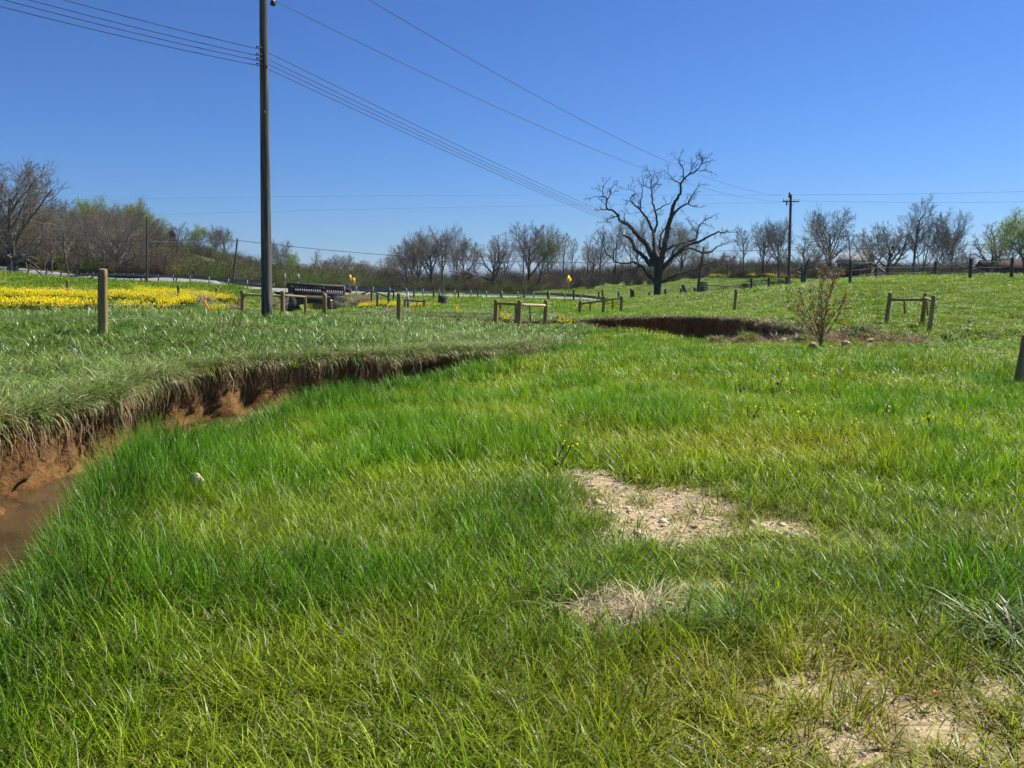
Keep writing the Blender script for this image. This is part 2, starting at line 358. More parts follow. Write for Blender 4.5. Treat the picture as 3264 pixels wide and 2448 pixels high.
# ================================================================== THE SETTING
def G(px, py, z=0.0):
    """where a pixel ray meets the level z"""
    c, s = math.cos(PITCH), math.sin(PITCH); dx = (px - 1632) / FPX; dy = (1224 - py) / FPX
    d = Vector((dx, c + dy * s, -s + dy * c)); t = (z - EYE) / d.z
    return d.x * t, d.y * t
# bare patches: pixel centre, radii in metres, strength
PATCH = [(1865, 1530, .22, .20, 1), (1900, 1560, .25, .2, 1), (1985, 1590, .35, .22, .9), (2060, 1650, .42, .30, 1), (2180, 1600, .38, .26, 1.1), (2260, 1610, .28, .2, 1), (2240, 1680, .35, .18, .9), (2120, 1720, .45, .14, .9),
         (2010, 1690, .3, .15, .7), (2490, 1690, .30, .14, 1), (2380, 1705, .28, .10, .8), (2560, 1700, .15, .1, .8), (1930, 1430, .28, .28, .65), (1960, 1400, .2, .2, .5), (640, 1640, .16, .12, .8), (725, 1640, .14, .1, .9), (600, 1690, .15, .1, .6),
         (2520, 1560, .14, .1, .6), (2440, 2000, .16, .14, .8), (2490, 2060, .12, .1, .7), (2150, 1860, .14, .06, .8), (2360, 1850, .16, .08, .7), (2230, 1855, .1, .05, .8), (1600, 2080, .14, .1, .5), (1700, 1800, .1, .06, .5),
         (2590, 2180, .18, .10, .75), (2650, 2330, .18, .09, .8), (2820, 2200, .14, .09, .65), (2960, 2280, .15, .11, .75), (2900, 2120, .14, .08, .62), (3090, 2350, .16, .09, .7), (2720, 2390, .16, .08, .75), (2480, 2250, .12, .06, .6), (2400, 2380, .12, .06, .55), (3180, 2180, .16, .1, .6), (2780, 2000, .16, .08, .6),
         (1650, 1560, .12, .1, .4), (1420, 1740, .12, .08, .4), (1880, 2190, .14, .1, .45), (2750, 1960, .14, .1, .6), (2930, 1960, .14, .1, .6), (3240, 2080, .16, .1, .6)]
PATCHW = [(*G(a, b), rx, ry, s) for a, b, rx, ry, s in PATCH]
def soil_mask(x, y):
    out = np.zeros(np.shape(x))
    for cx, cy_, rx, ry, s in PATCHW:
        ry = ry * 1.6
        out = np.maximum(out, s * np.exp(-(((x - cx) / rx) ** 2 + ((y - cy_) / ry) ** 2)))
    return out * (0.12 + 1.5 * N3.fbm(x * 6, y * 6, 4))
def sparse_mask(x, y):
    """thin yellowish turf in the lower right of the meadow"""
    cx, cy_ = G(2850, 2250); k = np.exp(-(((x - cx) / 1.1) ** 2 + ((y - cy_) / 1.1) ** 2))
    cx, cy_ = G(2300, 1950); k = np.maximum(k, .5 * np.exp(-(((x - cx) / .9) ** 2 + ((y - cy_) / .9) ** 2)))
    cx, cy_ = G(2150, 1650); k = np.maximum(k, .8 * np.exp(-(((x - cx) / 1.3) ** 2 + ((y - cy_) / 1.1) ** 2)))
    cx, cy_ = G(1500, 2250); k = np.maximum(k, .12 * np.exp(-(((x - cx) / .8) ** 2 + ((y - cy_) / .6) ** 2)))
    return k
def bank_q(x, y):
    d, s, _ = poly_dist(x, y, BANK); return -s * d
def farb_q(x, y):
    d, s, _ = poly_dist(x, y, FARB); return s * d

# ---- ground sheet: fine near the stream and meadow, coarser outwards
def graded(parts):
    out = [parts[0][0]]
    for a, b, s0, s1 in parts:
        v = a
        while v < b - 1e-6:
            t = (v - a) / (b - a); v = min(b, v + s0 * (s1 / s0) ** t); out.append(v)
    return np.array(out)
xr = graded([(0, 8, .1, .11), (8, 16, .12, .3), (16, 60, .3, 2.2), (60, 400, 2.2, 40), (400, 9000, 40, 1200)])
xl = graded([(0, 7, .1, .1), (7, 16, .11, .3), (16, 60, .3, 2.0), (60, 400, 2.0, 40), (400, 9000, 40, 1200)])
gx = np.concatenate([-xl[:0:-1], xr])
gy = np.concatenate([-graded([(0, 60, .8, 10), (60, 4000, 10, 800)])[:0:-1], graded([(0, 2, .5, .12), (2, 22, .1, .12), (22, 52, .13, .25), (52, 130, .3, 1.2), (130, 500, 1.3, 25), (500, 9000, 25, 900)])])
GX, GY = np.meshgrid(gx, gy)
GZ = height(GX, GY)
def grid_faces(nx, ny):
    i, j = np.meshgrid(np.arange(ny - 1), np.arange(nx - 1), indexing='ij'); a = (i * nx + j).ravel()
    return np.stack([a, a + 1, a + nx + 1, a + nx], 1)
soil = soil_mask(GX, GY); near = (np.hypot(GX, GY) < 60)
chan = np.zeros(GX.shape)
bq = np.where((GY < 37) & (np.abs(GX) < 14), bank_q(GX, GY), -9)
widq = chan_w(GY)
chan = np.maximum(chan, ((bq > -.5) & (bq < widq - .2)) * 1.0)
m = (GY > 24) & (GY < 125) & (GX > -45) & (GX < 18)
dd, _, _ = poly_dist(GX[m], GY[m], FARS); w_ = np.interp(GY[m], [33, 40, 60, 80], [1.2, 1.5, 2.2, 1.6]); c_ = sstep(w_ + .5, w_ - .2, dd)
dd, _, _ = poly_dist(GX[m], GY[m], SIDEC); c_ = np.maximum(c_, sstep(1.7, 1.0, dd) * .9)
chan[m] = np.maximum(chan[m], c_)
mb = MB(); mb.add(np.stack([GX, GY, GZ], -1).reshape(-1, 3), [grid_faces(len(gx), len(gy))], soil=soil.ravel(), chan=chan.ravel(), lean=(bq < -.2).ravel() * (np.abs(GX.ravel()) < 60),
               sparse=sparse_mask(GX, GY).ravel())
m, nt, nd, lk, b = new_mat('ground_turf')
at = {k: nd.new('ShaderNodeAttribute') for k in ('soil', 'chan', 'lean', 'sparse')}
for k in at: at[k].attribute_name = k
n1 = noise_node(nt, 1.3, 8, .65); n2 = noise_node(nt, 14, 8, .7); n3 = noise_node(nt, .05, 5, .6)
r1 = ramp(nt, [(.3, (.035, .065, .008)), (.5, (.06, .10, .012)), (.72, (.10, .135, .02))]); lk.new(n1.outputs['Fac'], r1.inputs['Fac'])
r3 = ramp(nt, [(.35, (.10, .155, .026)), (.65, (.15, .20, .038))]); lk.new(n3.outputs['Fac'], r3.inputs['Fac'])
mx = nd.new('ShaderNodeMix'); mx.data_type = 'RGBA'; mx.inputs['Factor'].default_value = .5; lk.new(r1.outputs[0], mx.inputs[6]); lk.new(r3.outputs[0], mx.inputs[7])
th = nd.new('ShaderNodeMix'); th.data_type = 'RGBA'; rt = ramp(nt, [(.3, (.17, .13, .06)), (.7, (.32, .235, .12))]); lk.new(n2.outputs['Fac'], rt.inputs['Fac'])
lk.new(at['sparse'].outputs['Fac'], th.inputs['Factor']); lk.new(mx.outputs[2], th.inputs[6]); lk.new(rt.outputs[0], th.inputs[7])
rs = ramp(nt, [(.32, (.12, .085, .04)), (.44, (.31, .23, .125)), (.6, (.49, .385, .235))]); lk.new(n2.outputs['Fac'], rs.inputs['Fac'])
so = nd.new('ShaderNodeMapRange'); so.interpolation_type = 'SMOOTHSTEP'; so.inputs['From Min'].default_value = .26; so.inputs['From Max'].default_value = .5; lk.new(at['soil'].outputs['Fac'], so.inputs['Value'])
ms = nd.new('ShaderNodeMix'); ms.data_type = 'RGBA'; lk.new(so.outputs[0], ms.inputs['Factor']); lk.new(th.outputs[2], ms.inputs[6]); lk.new(rs.outputs[0], ms.inputs[7])
rc = ramp(nt, [(.25, (.05, .024, .008)), (.5, (.125, .062, .02)), (.75, (.23, .13, .045))]); lk.new(n2.outputs['Fac'], rc.inputs['Fac'])
mc = nd.new('ShaderNodeMix'); mc.data_type = 'RGBA'; lk.new(at['chan'].outputs['Fac'], mc.inputs['Factor']); lk.new(ms.outputs[2], mc.inputs[6]); lk.new(rc.outputs[0], mc.inputs[7])
lk.new(mc.outputs[2], b.inputs['Base Color']); b.inputs['Roughness'].default_value = .95; b.inputs['Specular IOR Level'].default_value = .15
bp = nd.new('ShaderNodeBump'); bp.inputs['Strength'].default_value = .8; bp.inputs['Distance'].default_value = .035; lk.new(n2.outputs['Fac'], bp.inputs['Height']); lk.new(bp.outputs[0], b.inputs['Normal'])
ground = mb.build('ground', m, smooth=True); tag(ground, 'green pasture meadow with bare earth patches', None, None, 'structure')

# ---- stream water
def ribbon(name, line, halfw, zf, mat, kind, label):
    t = np.gradient(line[:, :2], axis=0); t /= np.linalg.norm(t, axis=1)[:, None]; n = np.stack([-t[:, 1], t[:, 0]], 1)
    hw = np.broadcast_to(halfw, (len(line),)); u = np.linspace(-1, 1, 5); v = []
    for k in u: v.append(np.column_stack([line[:, :2] + n * (hw * k)[:, None], zf]))
    v = np.stack(v, 1).reshape(-1, 3); mb = MB(); mb.add(v, [grid_faces(5, len(line))[:, ::-1]]); o = mb.build(name, mat, smooth=True); return tag(o, label, None, None, kind)
m_water, nt, nd, lk, b = new_mat('muddy_water')
b.inputs['Base Color'].default_value = (.13, .075, .032, 1); b.inputs['Roughness'].default_value = .06; b.inputs['IOR'].default_value = 1.33; b.inputs['Specular IOR Level'].default_value = .5
nw = noise_node(nt, 5, 4, .6, 'Object', (1, .5, 1)); nw2 = noise_node(nt, 1.5, 4, .6)
rw = ramp(nt, [(.3, (.045, .03, .014)), (.7, (.085, .058, .029))]); lk.new(nw2.outputs['Fac'], rw.inputs['Fac']); lk.new(rw.outputs[0], b.inputs['Base Color'])
bp = nd.new('ShaderNodeBump'); bp.inputs['Strength'].default_value = .16; bp.inputs['Distance'].default_value = .03; lk.new(nw.outputs['Fac'], bp.inputs['Height']); lk.new(bp.outputs[0], b.inputs['Normal'])
wl = offset_line(BANK, -1.0)
ribbon('stream_water', wl[wl[:, 1] < 24], 2.0, water_z(wl[wl[:, 1] < 24, 1]), m_water, 'structure', 'muddy brown stream under the cut bank')
fl = smooth_poly(FARS[::3], .6); ribbon('stream_water', fl[2:], 1.5, water_z(fl[2:, 1]) + .01, m_water, 'structure', 'narrow stream running on to the road bridge')

# ---- eroded bank faces: lofted, undercut, lumpy earth
m_earth, nt, nd, lk, b = new_mat('bank_earth')
n1 = noise_node(nt, 2.2, 8, .65); n2 = noise_node(nt, 26, 8, .75)
r = ramp(nt, [(.32, (.05, .024, .009)), (.46, (.135, .068, .024)), (.58, (.24, .132, .048)), (.72, (.40, .25, .10))])
ad = nd.new('ShaderNodeMath'); ad.operation = 'MULTIPLY_ADD'; ad.inputs[1].default_value = .55; lk.new(n2.outputs['Fac'], ad.inputs[0])
hf = nd.new('ShaderNodeMath'); hf.operation = 'MULTIPLY'; hf.inputs[1].default_value = .45; lk.new(n1.outputs['Fac'], hf.inputs[0]); lk.new(hf.outputs[0], ad.inputs[2])
lk.new(ad.outputs[0], r.inputs['Fac']); lk.new(r.outputs[0], b.inputs['Base Color']); b.inputs['Roughness'].default_value = .95; b.inputs['Specular IOR Level'].default_value = .1
bp = nd.new('ShaderNodeBump'); bp.inputs['Strength'].default_value = 1; bp.inputs['Distance'].default_value = .03; lk.new(n2.outputs['Fac'], bp.inputs['Height']); lk.new(bp.outputs[0], b.inputs['Normal'])
m_earthd = m_earth.copy(); m_earthd.name = 'shade_toned_bank_earth'
for e_ in [n_ for n_ in m_earthd.node_tree.nodes if n_.type == 'VALTORGB'][0].color_ramp.elements: e_.color = (e_.color[0] * .95, e_.color[1] * .92, e_.color[2] * .9, 1)  # shade on the far bank face put into slightly darker earth colours
def loft_bank(name, label, line, side, step, lump, under, ntop=5, nface=22, seed=0, fade=None, out=0.0, mat=None):
    """side=+1: the high ground lies left of travel. Returns lip points and outward normals."""
    L = smooth_poly(line[::2], step); t = np.gradient(L[:, :2], axis=0); t /= np.linalg.norm(t, axis=1)[:, None]
    inl = np.stack([-t[:, 1], t[:, 0]], 1) * side; s = np.concatenate([[0], np.cumsum(np.hypot(*np.diff(L[:, :2], axis=0).T))])
    n = len(L); nz = Noise(seed + 50)
    lobe = (nz.fbm(s * .9 + 5, np.zeros(n) + 3, 3) - .5) * 2 * lump + (nz.fbm(s * 3.5, np.zeros(n) + 11, 3) - .5) * lump * .8
    und = under * (.08 + 1.25 * np.clip((nz.fbm(s * 1.3, np.zeros(n) + 20, 3) - .40) * 4.5, 0, 1))
    if seed == 3: und = und * np.interp(L[:, 1], [9, 11.5], [1.6, 1])
    slump = np.clip((nz.fbm(s * .55, np.zeros(n) + 31, 2) - .5) * 4, 0, 1)         # stretches where the face has slid into a slope
    zt = base_h(L[:, 0] + inl[:, 0] * .5, L[:, 1] + inl[:, 1] * .5); zb = water_z(L[:, 1]) - .12
    if fade is not None: zt = zt * 1.0; k = fade(L[:, 1]); zb = zt - .05 - (zt - zb) * k
    rows = []
    for a, dz in zip(np.linspace(.75, .08, ntop), np.linspace(-.05, .0, ntop)): rows.append((np.full(n, -a) + lobe * (1 - a / .75), zt + dz + .012))
    for q in np.linspace(0, 1, nface):
        back = und * math.sin(math.pi * min(1, q * 1.15)) ** .8
        foot = (q ** 2.2) * (.02 + .12 * slump) + .03 * sstep(.78, 1, q)
        dx = lobe - back * (1 - .8 * slump) + foot + out * q
        rows.append((dx, zt - .02 - (zt - zb) * q - .03 * math.sin(q * math.pi)))
    V = np.empty((n, len(rows), 3))
    for j, (dx, z) in enumerate(rows):
        jit = lump * .75 * (nz.fbm(s * 6 + 3 * j * .12, np.full(n, j * .3), 4) - .5) * (1 if j >= ntop else .2)
        jz = .05 * (nz.fbm(s * 5 + 40, np.full(n, j * .6 + 7), 3) - .5) * (1 if j >= ntop else .4)
        V[:, j, 0] = L[:, 0] - inl[:, 0] * (dx + jit); V[:, j, 1] = L[:, 1] - inl[:, 1] * (dx + jit); V[:, j, 2] = z + jz
    mb = MB(); f = grid_faces(len(rows), n); mb.add(V.reshape(-1, 3), [f if side < 0 else f[:, ::-1]]); o = mb.build(name, mat or m_earth, smooth=True); tag(o, label, None, None, 'structure')
    return V[:, ntop], -inl, s, V, und, slump
nb = BANK[(BANK[:, 1] < 22)]
NB_lip, NB_out, NB_s, NB_V, NB_u, NB_sl = loft_bank('stream_bank', 'undercut brown earth bank below the pasture fence', nb, +1, .045, .26, .34, seed=3, fade=lambda y: sstep(21.8, 18.2, y))
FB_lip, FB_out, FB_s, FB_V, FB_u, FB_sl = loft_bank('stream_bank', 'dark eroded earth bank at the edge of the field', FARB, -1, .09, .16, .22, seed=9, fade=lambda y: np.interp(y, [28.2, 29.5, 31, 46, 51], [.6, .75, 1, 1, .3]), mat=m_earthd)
# reddish cut banks along the stream on the way to the bridge (their high ground lies beyond the stream)
far_cut = np.array([(-22.5, 76), (-20.6, 68), (-18.4, 61.5), (-15.6, 57.2), (-12.8, 55.0), (-10.6, 53.0)])
FC_lip, FC_out, FC_s, FC_V, _, _ = loft_bank('stream_bank', 'orange earth bank with holes below the yellow flowers', smooth_poly(np.array([(-19.8, 62), (-17.2, 57.8), (-15, 55.6), (-13, 54.0), (-11, 52)]) + np.array([-1.0, 1.6]), .4), +1, .12, .22, .3, seed=14, fade=lambda y: np.interp(y, [53, 54.5, 62, 64], [.3, .8, .8, .3]), out=.25)

# ---- road
m_road = mat_noise('weathered_asphalt', [(.35, (.17, .165, .16)), (.5, (.21, .205, .2)), (.65, (.27, .26, .25))], 1.2, .9, .15)
t = np.gradient(ROAD[:, :2], axis=0); t /= np.linalg.norm(t, axis=1)[:, None]; n = np.stack([-t[:, 1], t[:, 0]], 1)
def road_strip(name, a, b, dz, mat, label, i0=0, i1=None):
    L = ROAD[i0:i1]; nn = n[i0:i1]; tilt = np.interp(L[:, 0], [-80, -40, -10, 20], [.085, .075, .05, .03])
    v = np.stack([np.column_stack([L[:, :2] + nn * k, L[:, 2] + tilt * k + dz]) for k in (a, (a + b) / 2, b)], 1).reshape(-1, 3)
    mb = MB(); mb.add(v, [grid_faces(3, len(L))[:, ::-1]]); return tag(mb.build(name, mat), label, None, None, 'structure')
road_strip('road', -3.6, 3.6, 0, m_road, 'pale grey country road')
m_white = mat_noise('road_paint', [(.4, (.55, .55, .53)), (.6, (.7, .7, .68))], 8, .8, 0)
m_yel = mat_noise('yellow_road_paint', [(.4, (.5, .33, .03)), (.6, (.6, .4, .05))], 8, .8, 0)
road_strip('road_marking', -3.25, -3.13, .004, m_white, 'white edge line of the road'); road_strip('road_marking', 3.13, 3.25, .004, m_white, 'white edge line on the far side of the road')
road_strip('road_marking', -.22, -.10, .004, m_yel, 'yellow centre line of the road'); road_strip('road_marking', .10, .22, .004, m_yel, 'second yellow centre line of the road')

# ---- distant wooded ridge
m_ridge = mat_noise('far_woodland', [(.35, (.035, .04, .025)), (.55, (.06, .06, .04)), (.7, (.075, .085, .04))], .02, 1, 0)
mb = MB(); xs = np.linspace(-5200, 4200, 160); rows = []
for k, (yy, f) in enumerate([(4300, 0), (4600, .45), (5000, .85), (5300, 1), (5800, .8), (6800, 0)]):
    hgt = np.interp(1632 + FPX * xs / 5300, [-1500, 0, 700, 1000, 1060, 1120, 1180, 1250, 1330, 1500, 2500, 4000], [140, 130, 95, 120, 128, 132, 120, 95, 70, 50, 40, 60]) + 14 * (N1.fbm(xs / 500, xs * 0 + 3, 3) - .5) + 9 * (N2.fbm(xs / 60, xs * 0 + k, 3) - .5)
    rows.append(np.column_stack([xs, np.full(len(xs), yy), hgt * f - (6 if f == 0 else 0)]))
mb.add(np.stack(rows, 1).reshape(-1, 3), [grid_faces(6, len(xs))[:, ::-1]]); tag(mb.build('hills', m_ridge, smooth=True), 'blue wooded ridge on the horizon', None, None, 'structure')

# ================================================================== GRASS
rng = np.random.default_rng(11)
def clump(seed, nb, rad, h0, h1, w, lean=.35, curl=.5, droop=0.0, segs=4, dirbias=None):
    g = np.random.default_rng(seed); mb = MB()
    a = g.random(nb) * 2 * math.pi; rr = rad * np.sqrt(g.random(nb)); bx, by = rr * np.cos(a), rr * np.sin(a)
    az = a + g.normal(0, .9, nb) if dirbias is None else dirbias + g.normal(0, .7, nb)
    H = h0 + (h1 - h0) * g.random(nb) ** 1.3; ln = np.abs(g.normal(lean, lean * .5, nb)); cu = curl * (.3 + g.random(nb)); W = w * (.65 + .7 * g.random(nb)); rn = g.random(nb)
    tw = az + math.pi / 2 + g.normal(0, .5, nb); T = np.linspace(0, 1, segs + 1); V = []; hg = []
    ang = ln.copy(); px, py, pz = bx.copy(), by.copy(), np.full(nb, -.02)
    for j, tt in enumerate(T):
        wd = W * (1, .95, .8, .5, .06)[min(j, 4)] if segs == 4 else W * (1 - tt * .94)
        cx, sx = np.cos(tw), np.sin(tw)
        V.append(np.stack([px - cx * wd / 2, py - sx * wd / 2, pz], -1)); V.append(np.stack([px + cx * wd / 2, py + sx * wd / 2, pz], -1)); hg += [np.full(nb, tt)] * 2
        if j < segs:
            a2 = ang + cu * (j + .5) / segs * 1.6 + droop * (j + .5) / segs; st = H / segs
            px = px + st * np.sin(a2) * np.cos(az); py = py + st * np.sin(a2) * np.sin(az); pz = pz + st * np.cos(a2)
    V = np.stack(V, 1); f = []; k = 2 * (segs + 1)
    base = (np.arange(nb) * k)[:, None]
    for j in range(segs): f.append(base + np.array([2 * j, 2 * j + 1, 2 * j + 3, 2 * j + 2]))
    mb.add(V.reshape(-1, 3), [np.vstack(f)], hgt=np.stack(hg, 1).ravel(), rnd=np.repeat(rn, k)); return mb
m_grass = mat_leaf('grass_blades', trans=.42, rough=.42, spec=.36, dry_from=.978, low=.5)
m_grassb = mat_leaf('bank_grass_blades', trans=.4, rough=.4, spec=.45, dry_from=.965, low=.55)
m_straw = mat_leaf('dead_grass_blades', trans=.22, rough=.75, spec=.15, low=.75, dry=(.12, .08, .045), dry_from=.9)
def protos(name, specs, mat):
    ms = []
    for k, sp in enumerate(specs):
        me = clump(100 + k, **sp).mesh(name + '%02d' % k, True); me.materials.append(mat); ms.append(me)
    return proto_coll(name, ms)
lods = [(0, 7, .055, 14, .0056, 360), (7, 14, .09, 18, .0085, 135), (14, 30, .17, 28, .014, 36), (30, 62, .34, 40, .024, 9), (62, 135, .8, 60, .045, 1.8)]
def grass_pts(r0, r1, per, a0=-40, a1=40):
    n = int(R(a1 - a0) / 2 * (r1 ** 2 - r0 ** 2) * per); a = R(a0) + R(a1 - a0) * rng.random(n); r = np.sqrt(r0 ** 2 + (r1 ** 2 - r0 ** 2) * rng.random(n))
    return r * np.sin(a), r * np.cos(a)
def lerp(a, b, k): return np.asarray(a) * (1 - k)[:, None] + np.asarray(b) * k[:, None]
# zones of growth further out that keep grass away: road, bridge bed, rape strips
def in_road(x, y): d, s, e = poly_dist(x, y, ROAD[::2]); return d < 4.2
TUSS = [(*G(2000, 1965), .31)]
def meadow_fields(x, y):
    """keep mask, tint, height factor and bank flag for grass at x, y"""
    r = np.hypot(x, y); q = np.where(y < 36, bank_q(x, y), 9.0); fq = np.where((y > 26) & (y < 55), farb_q(x, y), -9.0)
    left = ((q < 0) & (y < 36)) | ((y >= 36) & (x < 3) & (y < 60))
    wid = chan_w(y)
    keep = ~((q > .03) & (q < wid - .3) & (y < 30))
    d1, _, _ = poly_dist(x, y, FARS); keep &= ~((d1 < np.interp(y, [33, 40, 52, 54, 63, 66, 80], [.9, 1.0, 1.4, 2.9, 2.9, 1.4, .8])) & (y > 30))
    d2, _, _ = poly_dist(x, y, SIDEC); keep &= ~((d2 < 1.7) & (y > 26.6) & (rng.random(len(x)) < .8)); keep &= ~((fq > -.1) & (fq < 1.0) & (y > 28.5) & (y < 51))
    keep &= ~((y > 70) & in_road(x, y))
    soil = soil_mask(x, y); sp = sparse_mask(x, y); pn = N4.fbm(x * 1.1 + 7, y * 1.1, 3); p2 = N2.fbm(x * .35, y * .35 + 9, 3); p3 = N3.fbm(x * .12 + 3, y * .12, 3)
    u = rng.random(len(x)); keep &= u > np.clip((soil - .22) * 2.6, 0, .93); keep &= rng.random(len(x)) > .66 * sp
    for tx, ty, tr_ in TUSS: keep &= ((x - tx) / tr_) ** 2 + ((y - ty) / (tr_ * .7)) ** 2 > 1
    lush = np.clip((pn - .36) * 3.2, 0, 1)
    col = lerp((.265, .375, .010), (.14, .30, .008), lush)
    col = lerp(col, (.34, .38, .014), np.clip(sp * 1.2 + (p2 - .52) * 2.5, 0, 1))
    hf = .66 + .5 * lush - .42 * sp - .12 * np.clip((x + .5) / 1.5, 0, 1)
    hill = np.clip((x - 5) / 8, 0, 1) * np.clip((y - 13) / 10, 0, 1)
    col = lerp(col, (.20, .30, .016), hill * .7); hf = hf * (1 - .35 * hill)
    col[left] = lerp((.125, .235, .022), (.235, .32, .075), np.clip((p2[left] - .35) * 3 + (pn[left] - .5) * 1.5, 0, 1)); hf[left] = .62 + 1.15 * np.clip((pn[left] - .36) * 2.6, 0, 1)
    # dark vigorous growth along the water's edge
    edge = np.exp(-((q - wid - .1) / .35) ** 2) * (y < 24) * (q > 0); col = lerp(col, (.085, .22, .012), edge * .85); hf = hf * (1 + np.interp(y, [8, 11], [.7, .1]) * edge)
    # straw coloured fringe on the lip
    lip = np.exp(-((q + .1) / .28) ** 2) * (q < 0) * (y < 25); col = lerp(col, (.40, .33, .16), lip * .55)
    col = col * (.86 + .28 * rng.random((len(x), 1))) * (1 + .16 * (p3 - .5))[:, None]
    far = np.clip((r - 45) / 60, 0, 1); hf = hf * (1 - .15 * far)
    return keep, col, hf, left
gm, gb = [[], [], [], [], []], None
allp = {'meadow': [], 'bank': []}
spec_m, spec_b = [], []
for li, (r0, r1, rad, nbl, w, per) in enumerate(lods):
    for v in range(3): spec_m.append(dict(nb=nbl, rad=rad, h0=.10, h1=.32, w=w, lean=.24, curl=.4 + .35 * v))
    for v in range(3): spec_b.append(dict(nb=nbl, rad=rad, h0=.13, h1=.34, w=w * 1.25, lean=.5, curl=1.0 + .25 * v, droop=.35))
    x, y = grass_pts(r0 if r0 else 1.6, r1, per); keep, col, hf, left = meadow_fields(x, y); x, y, col, hf, left = x[keep], y[keep], col[keep], hf[keep], left[keep]
    z = height(x, y); qq = np.where(y < 30, bank_q(x, y), -9); kq = (qq < .05) & (qq > -1.0); z[kq] = base_h(x[kq], y[kq]); n = len(x); sc = hf * (.8 + .45 * rng.random(n)); S = np.stack([np.ones(n) * (.9 + .2 * rng.random(n)), np.ones(n), np.clip(sc, .35, 2)], 1)
    rot = np.stack([rng.normal(0, .1, n), rng.normal(0, .1, n), rng.random(n) * 6.283], 1); idx = li * 3 + rng.integers(0, 3, n)
    for nm, mm in (('meadow', ~left), ('bank', left)): allp[nm].append((np.stack([x, y, z], 1)[mm], rot[mm], S[mm], idx[mm], col[mm]))
cm, cb = protos('meadow_blades', spec_m, m_grass), protos('bank_blades', spec_b, m_grassb)
cat5 = lambda L: [np.concatenate([t[k] for t in L]) for k in range(5)]
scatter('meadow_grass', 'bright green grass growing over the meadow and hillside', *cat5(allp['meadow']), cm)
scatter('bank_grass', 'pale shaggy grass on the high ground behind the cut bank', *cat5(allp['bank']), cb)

# big pale tussocks on the high bank
x, y = grass_pts(4, 45, 5.5, -40, 12); q = bank_q(x, y); kq = (q < -.05) & (rng.random(len(x)) < np.where(q > -1.6, 1, np.where(q > -4, .75, .35))) & (N1.fbm(x * .8, y * .8, 2) > np.where(q > -1.6, .3, .42)); x, y, q = x[kq], y[kq], q[kq]; n = len(x)
ctu = protos('tussock_blades', [dict(nb=60, rad=.13, h0=.18, h1=.46, w=.015, lean=.6, curl=1.1, droop=.4), dict(nb=50, rad=.11, h0=.2, h1=.5, w=.014, lean=.5, curl=1.3, droop=.5)], m_grassb)
scatter('tussock_grass', 'big shaggy tussocks on the high ground behind the cut bank', np.stack([x, y, np.where(q > -1, base_h(x, y), height(x, y))], 1), np.stack([np.zeros(n), np.zeros(n), rng.random(n) * 6.28], 1), np.where(q > -1.8, 1.0, .75) * (.8 + .6 * rng.random(n)), rng.integers(0, 2, n), lerp((.13, .24, .03), (.36, .43, .16), rng.random(n)), ctu)
# taller single blades and dead blades in the meadow
x, y = grass_pts(1.6, 12, 26); keep, col, hf, left = meadow_fields(x, y); k = keep & ~left; x, y, col = x[k], y[k], col[k]; n = len(x)
ct = protos('tall_blades', [dict(nb=4, rad=.05, h0=.22, h1=.40, w=.0062, lean=.35, curl=1.1), dict(nb=3, rad=.04, h0=.2, h1=.36, w=.009, lean=.5, curl=1.4, droop=.4)], m_grass)
scatter('tall_grass', 'longer arching grass blades standing out of the meadow', np.stack([x, y, height(x, y)], 1), np.stack([np.zeros(n), np.zeros(n), rng.random(n) * 6.28], 1), .6 + .5 * rng.random(n), rng.integers(0, 2, n), col * 1.1, ct)
# dead thatch low in the turf, denser on the thin ground
x, y = grass_pts(1.6, 16, 60); sp = sparse_mask(x, y); so_ = soil_mask(x, y); q = bank_q(x, y); k = (rng.random(len(x)) < .04 + .7 * np.clip(sp, 0, 1)) & (so_ < .5) & (q > 1.4); x, y = x[k], y[k]; n = len(x)
cd = protos('thatch_blades', [dict(nb=14, rad=.07, h0=.05, h1=.13, w=.004, lean=1.0, curl=.5), dict(nb=14, rad=.08, h0=.05, h1=.16, w=.004, lean=1.2, curl=.3)], m_straw)
scatter('dead_grass', 'straw coloured dead grass lying in the thin turf', np.stack([x, y, height(x, y) + .005], 1), np.stack([np.zeros(n), np.zeros(n), rng.random(n) * 6.28], 1), .8 + .5 * rng.random(n), rng.integers(0, 2, n),
        lerp((.30, .215, .10), (.20, .14, .065), rng.random(n)), cd)

# dead grass and roots hanging over the cut bank
def hang(name, label, lip, out, s, y0, y1, n, h0, h1, w, nbl, colA, colB, seed, lodscale=1.0, outshift=-.03, tuft=1.6):
    ok = np.nonzero((lip[:, 1] > y0) & (lip[:, 1] < y1))[0]; dens = np.clip((N3.fbm(s[ok] * tuft + seed * 7, s[ok] * 0 + 2.5, 3) - .43) * 7, .03, 1); i = rng.choice(ok, n, p=dens / dens.sum()); p = lip[i].copy(); o2 = out[i]
    p[:, :2] += o2 * (rng.normal(outshift, .09, n))[:, None]; p[:, 2] += rng.normal(.0, .03, n)
    az = np.arctan2(o2[:, 1], o2[:, 0]) + rng.normal(0, .45, n)
    pr = protos(name + '_blades', [dict(nb=nbl, rad=.05 * lodscale, h0=h0, h1=h1, w=w, lean=.9, curl=1.2, droop=.9, dirbias=0.0), dict(nb=nbl, rad=.06 * lodscale, h0=h0, h1=h1 * 1.2, w=w, lean=1.3, curl=1.0, droop=.8, dirbias=0.0)], m_straw)
    scatter(name, label, p, np.stack([np.zeros(n), np.zeros(n), az], 1), .45 + .95 * rng.random(n), rng.integers(0, 2, n), lerp(colA, colB, rng.random(n)), pr)
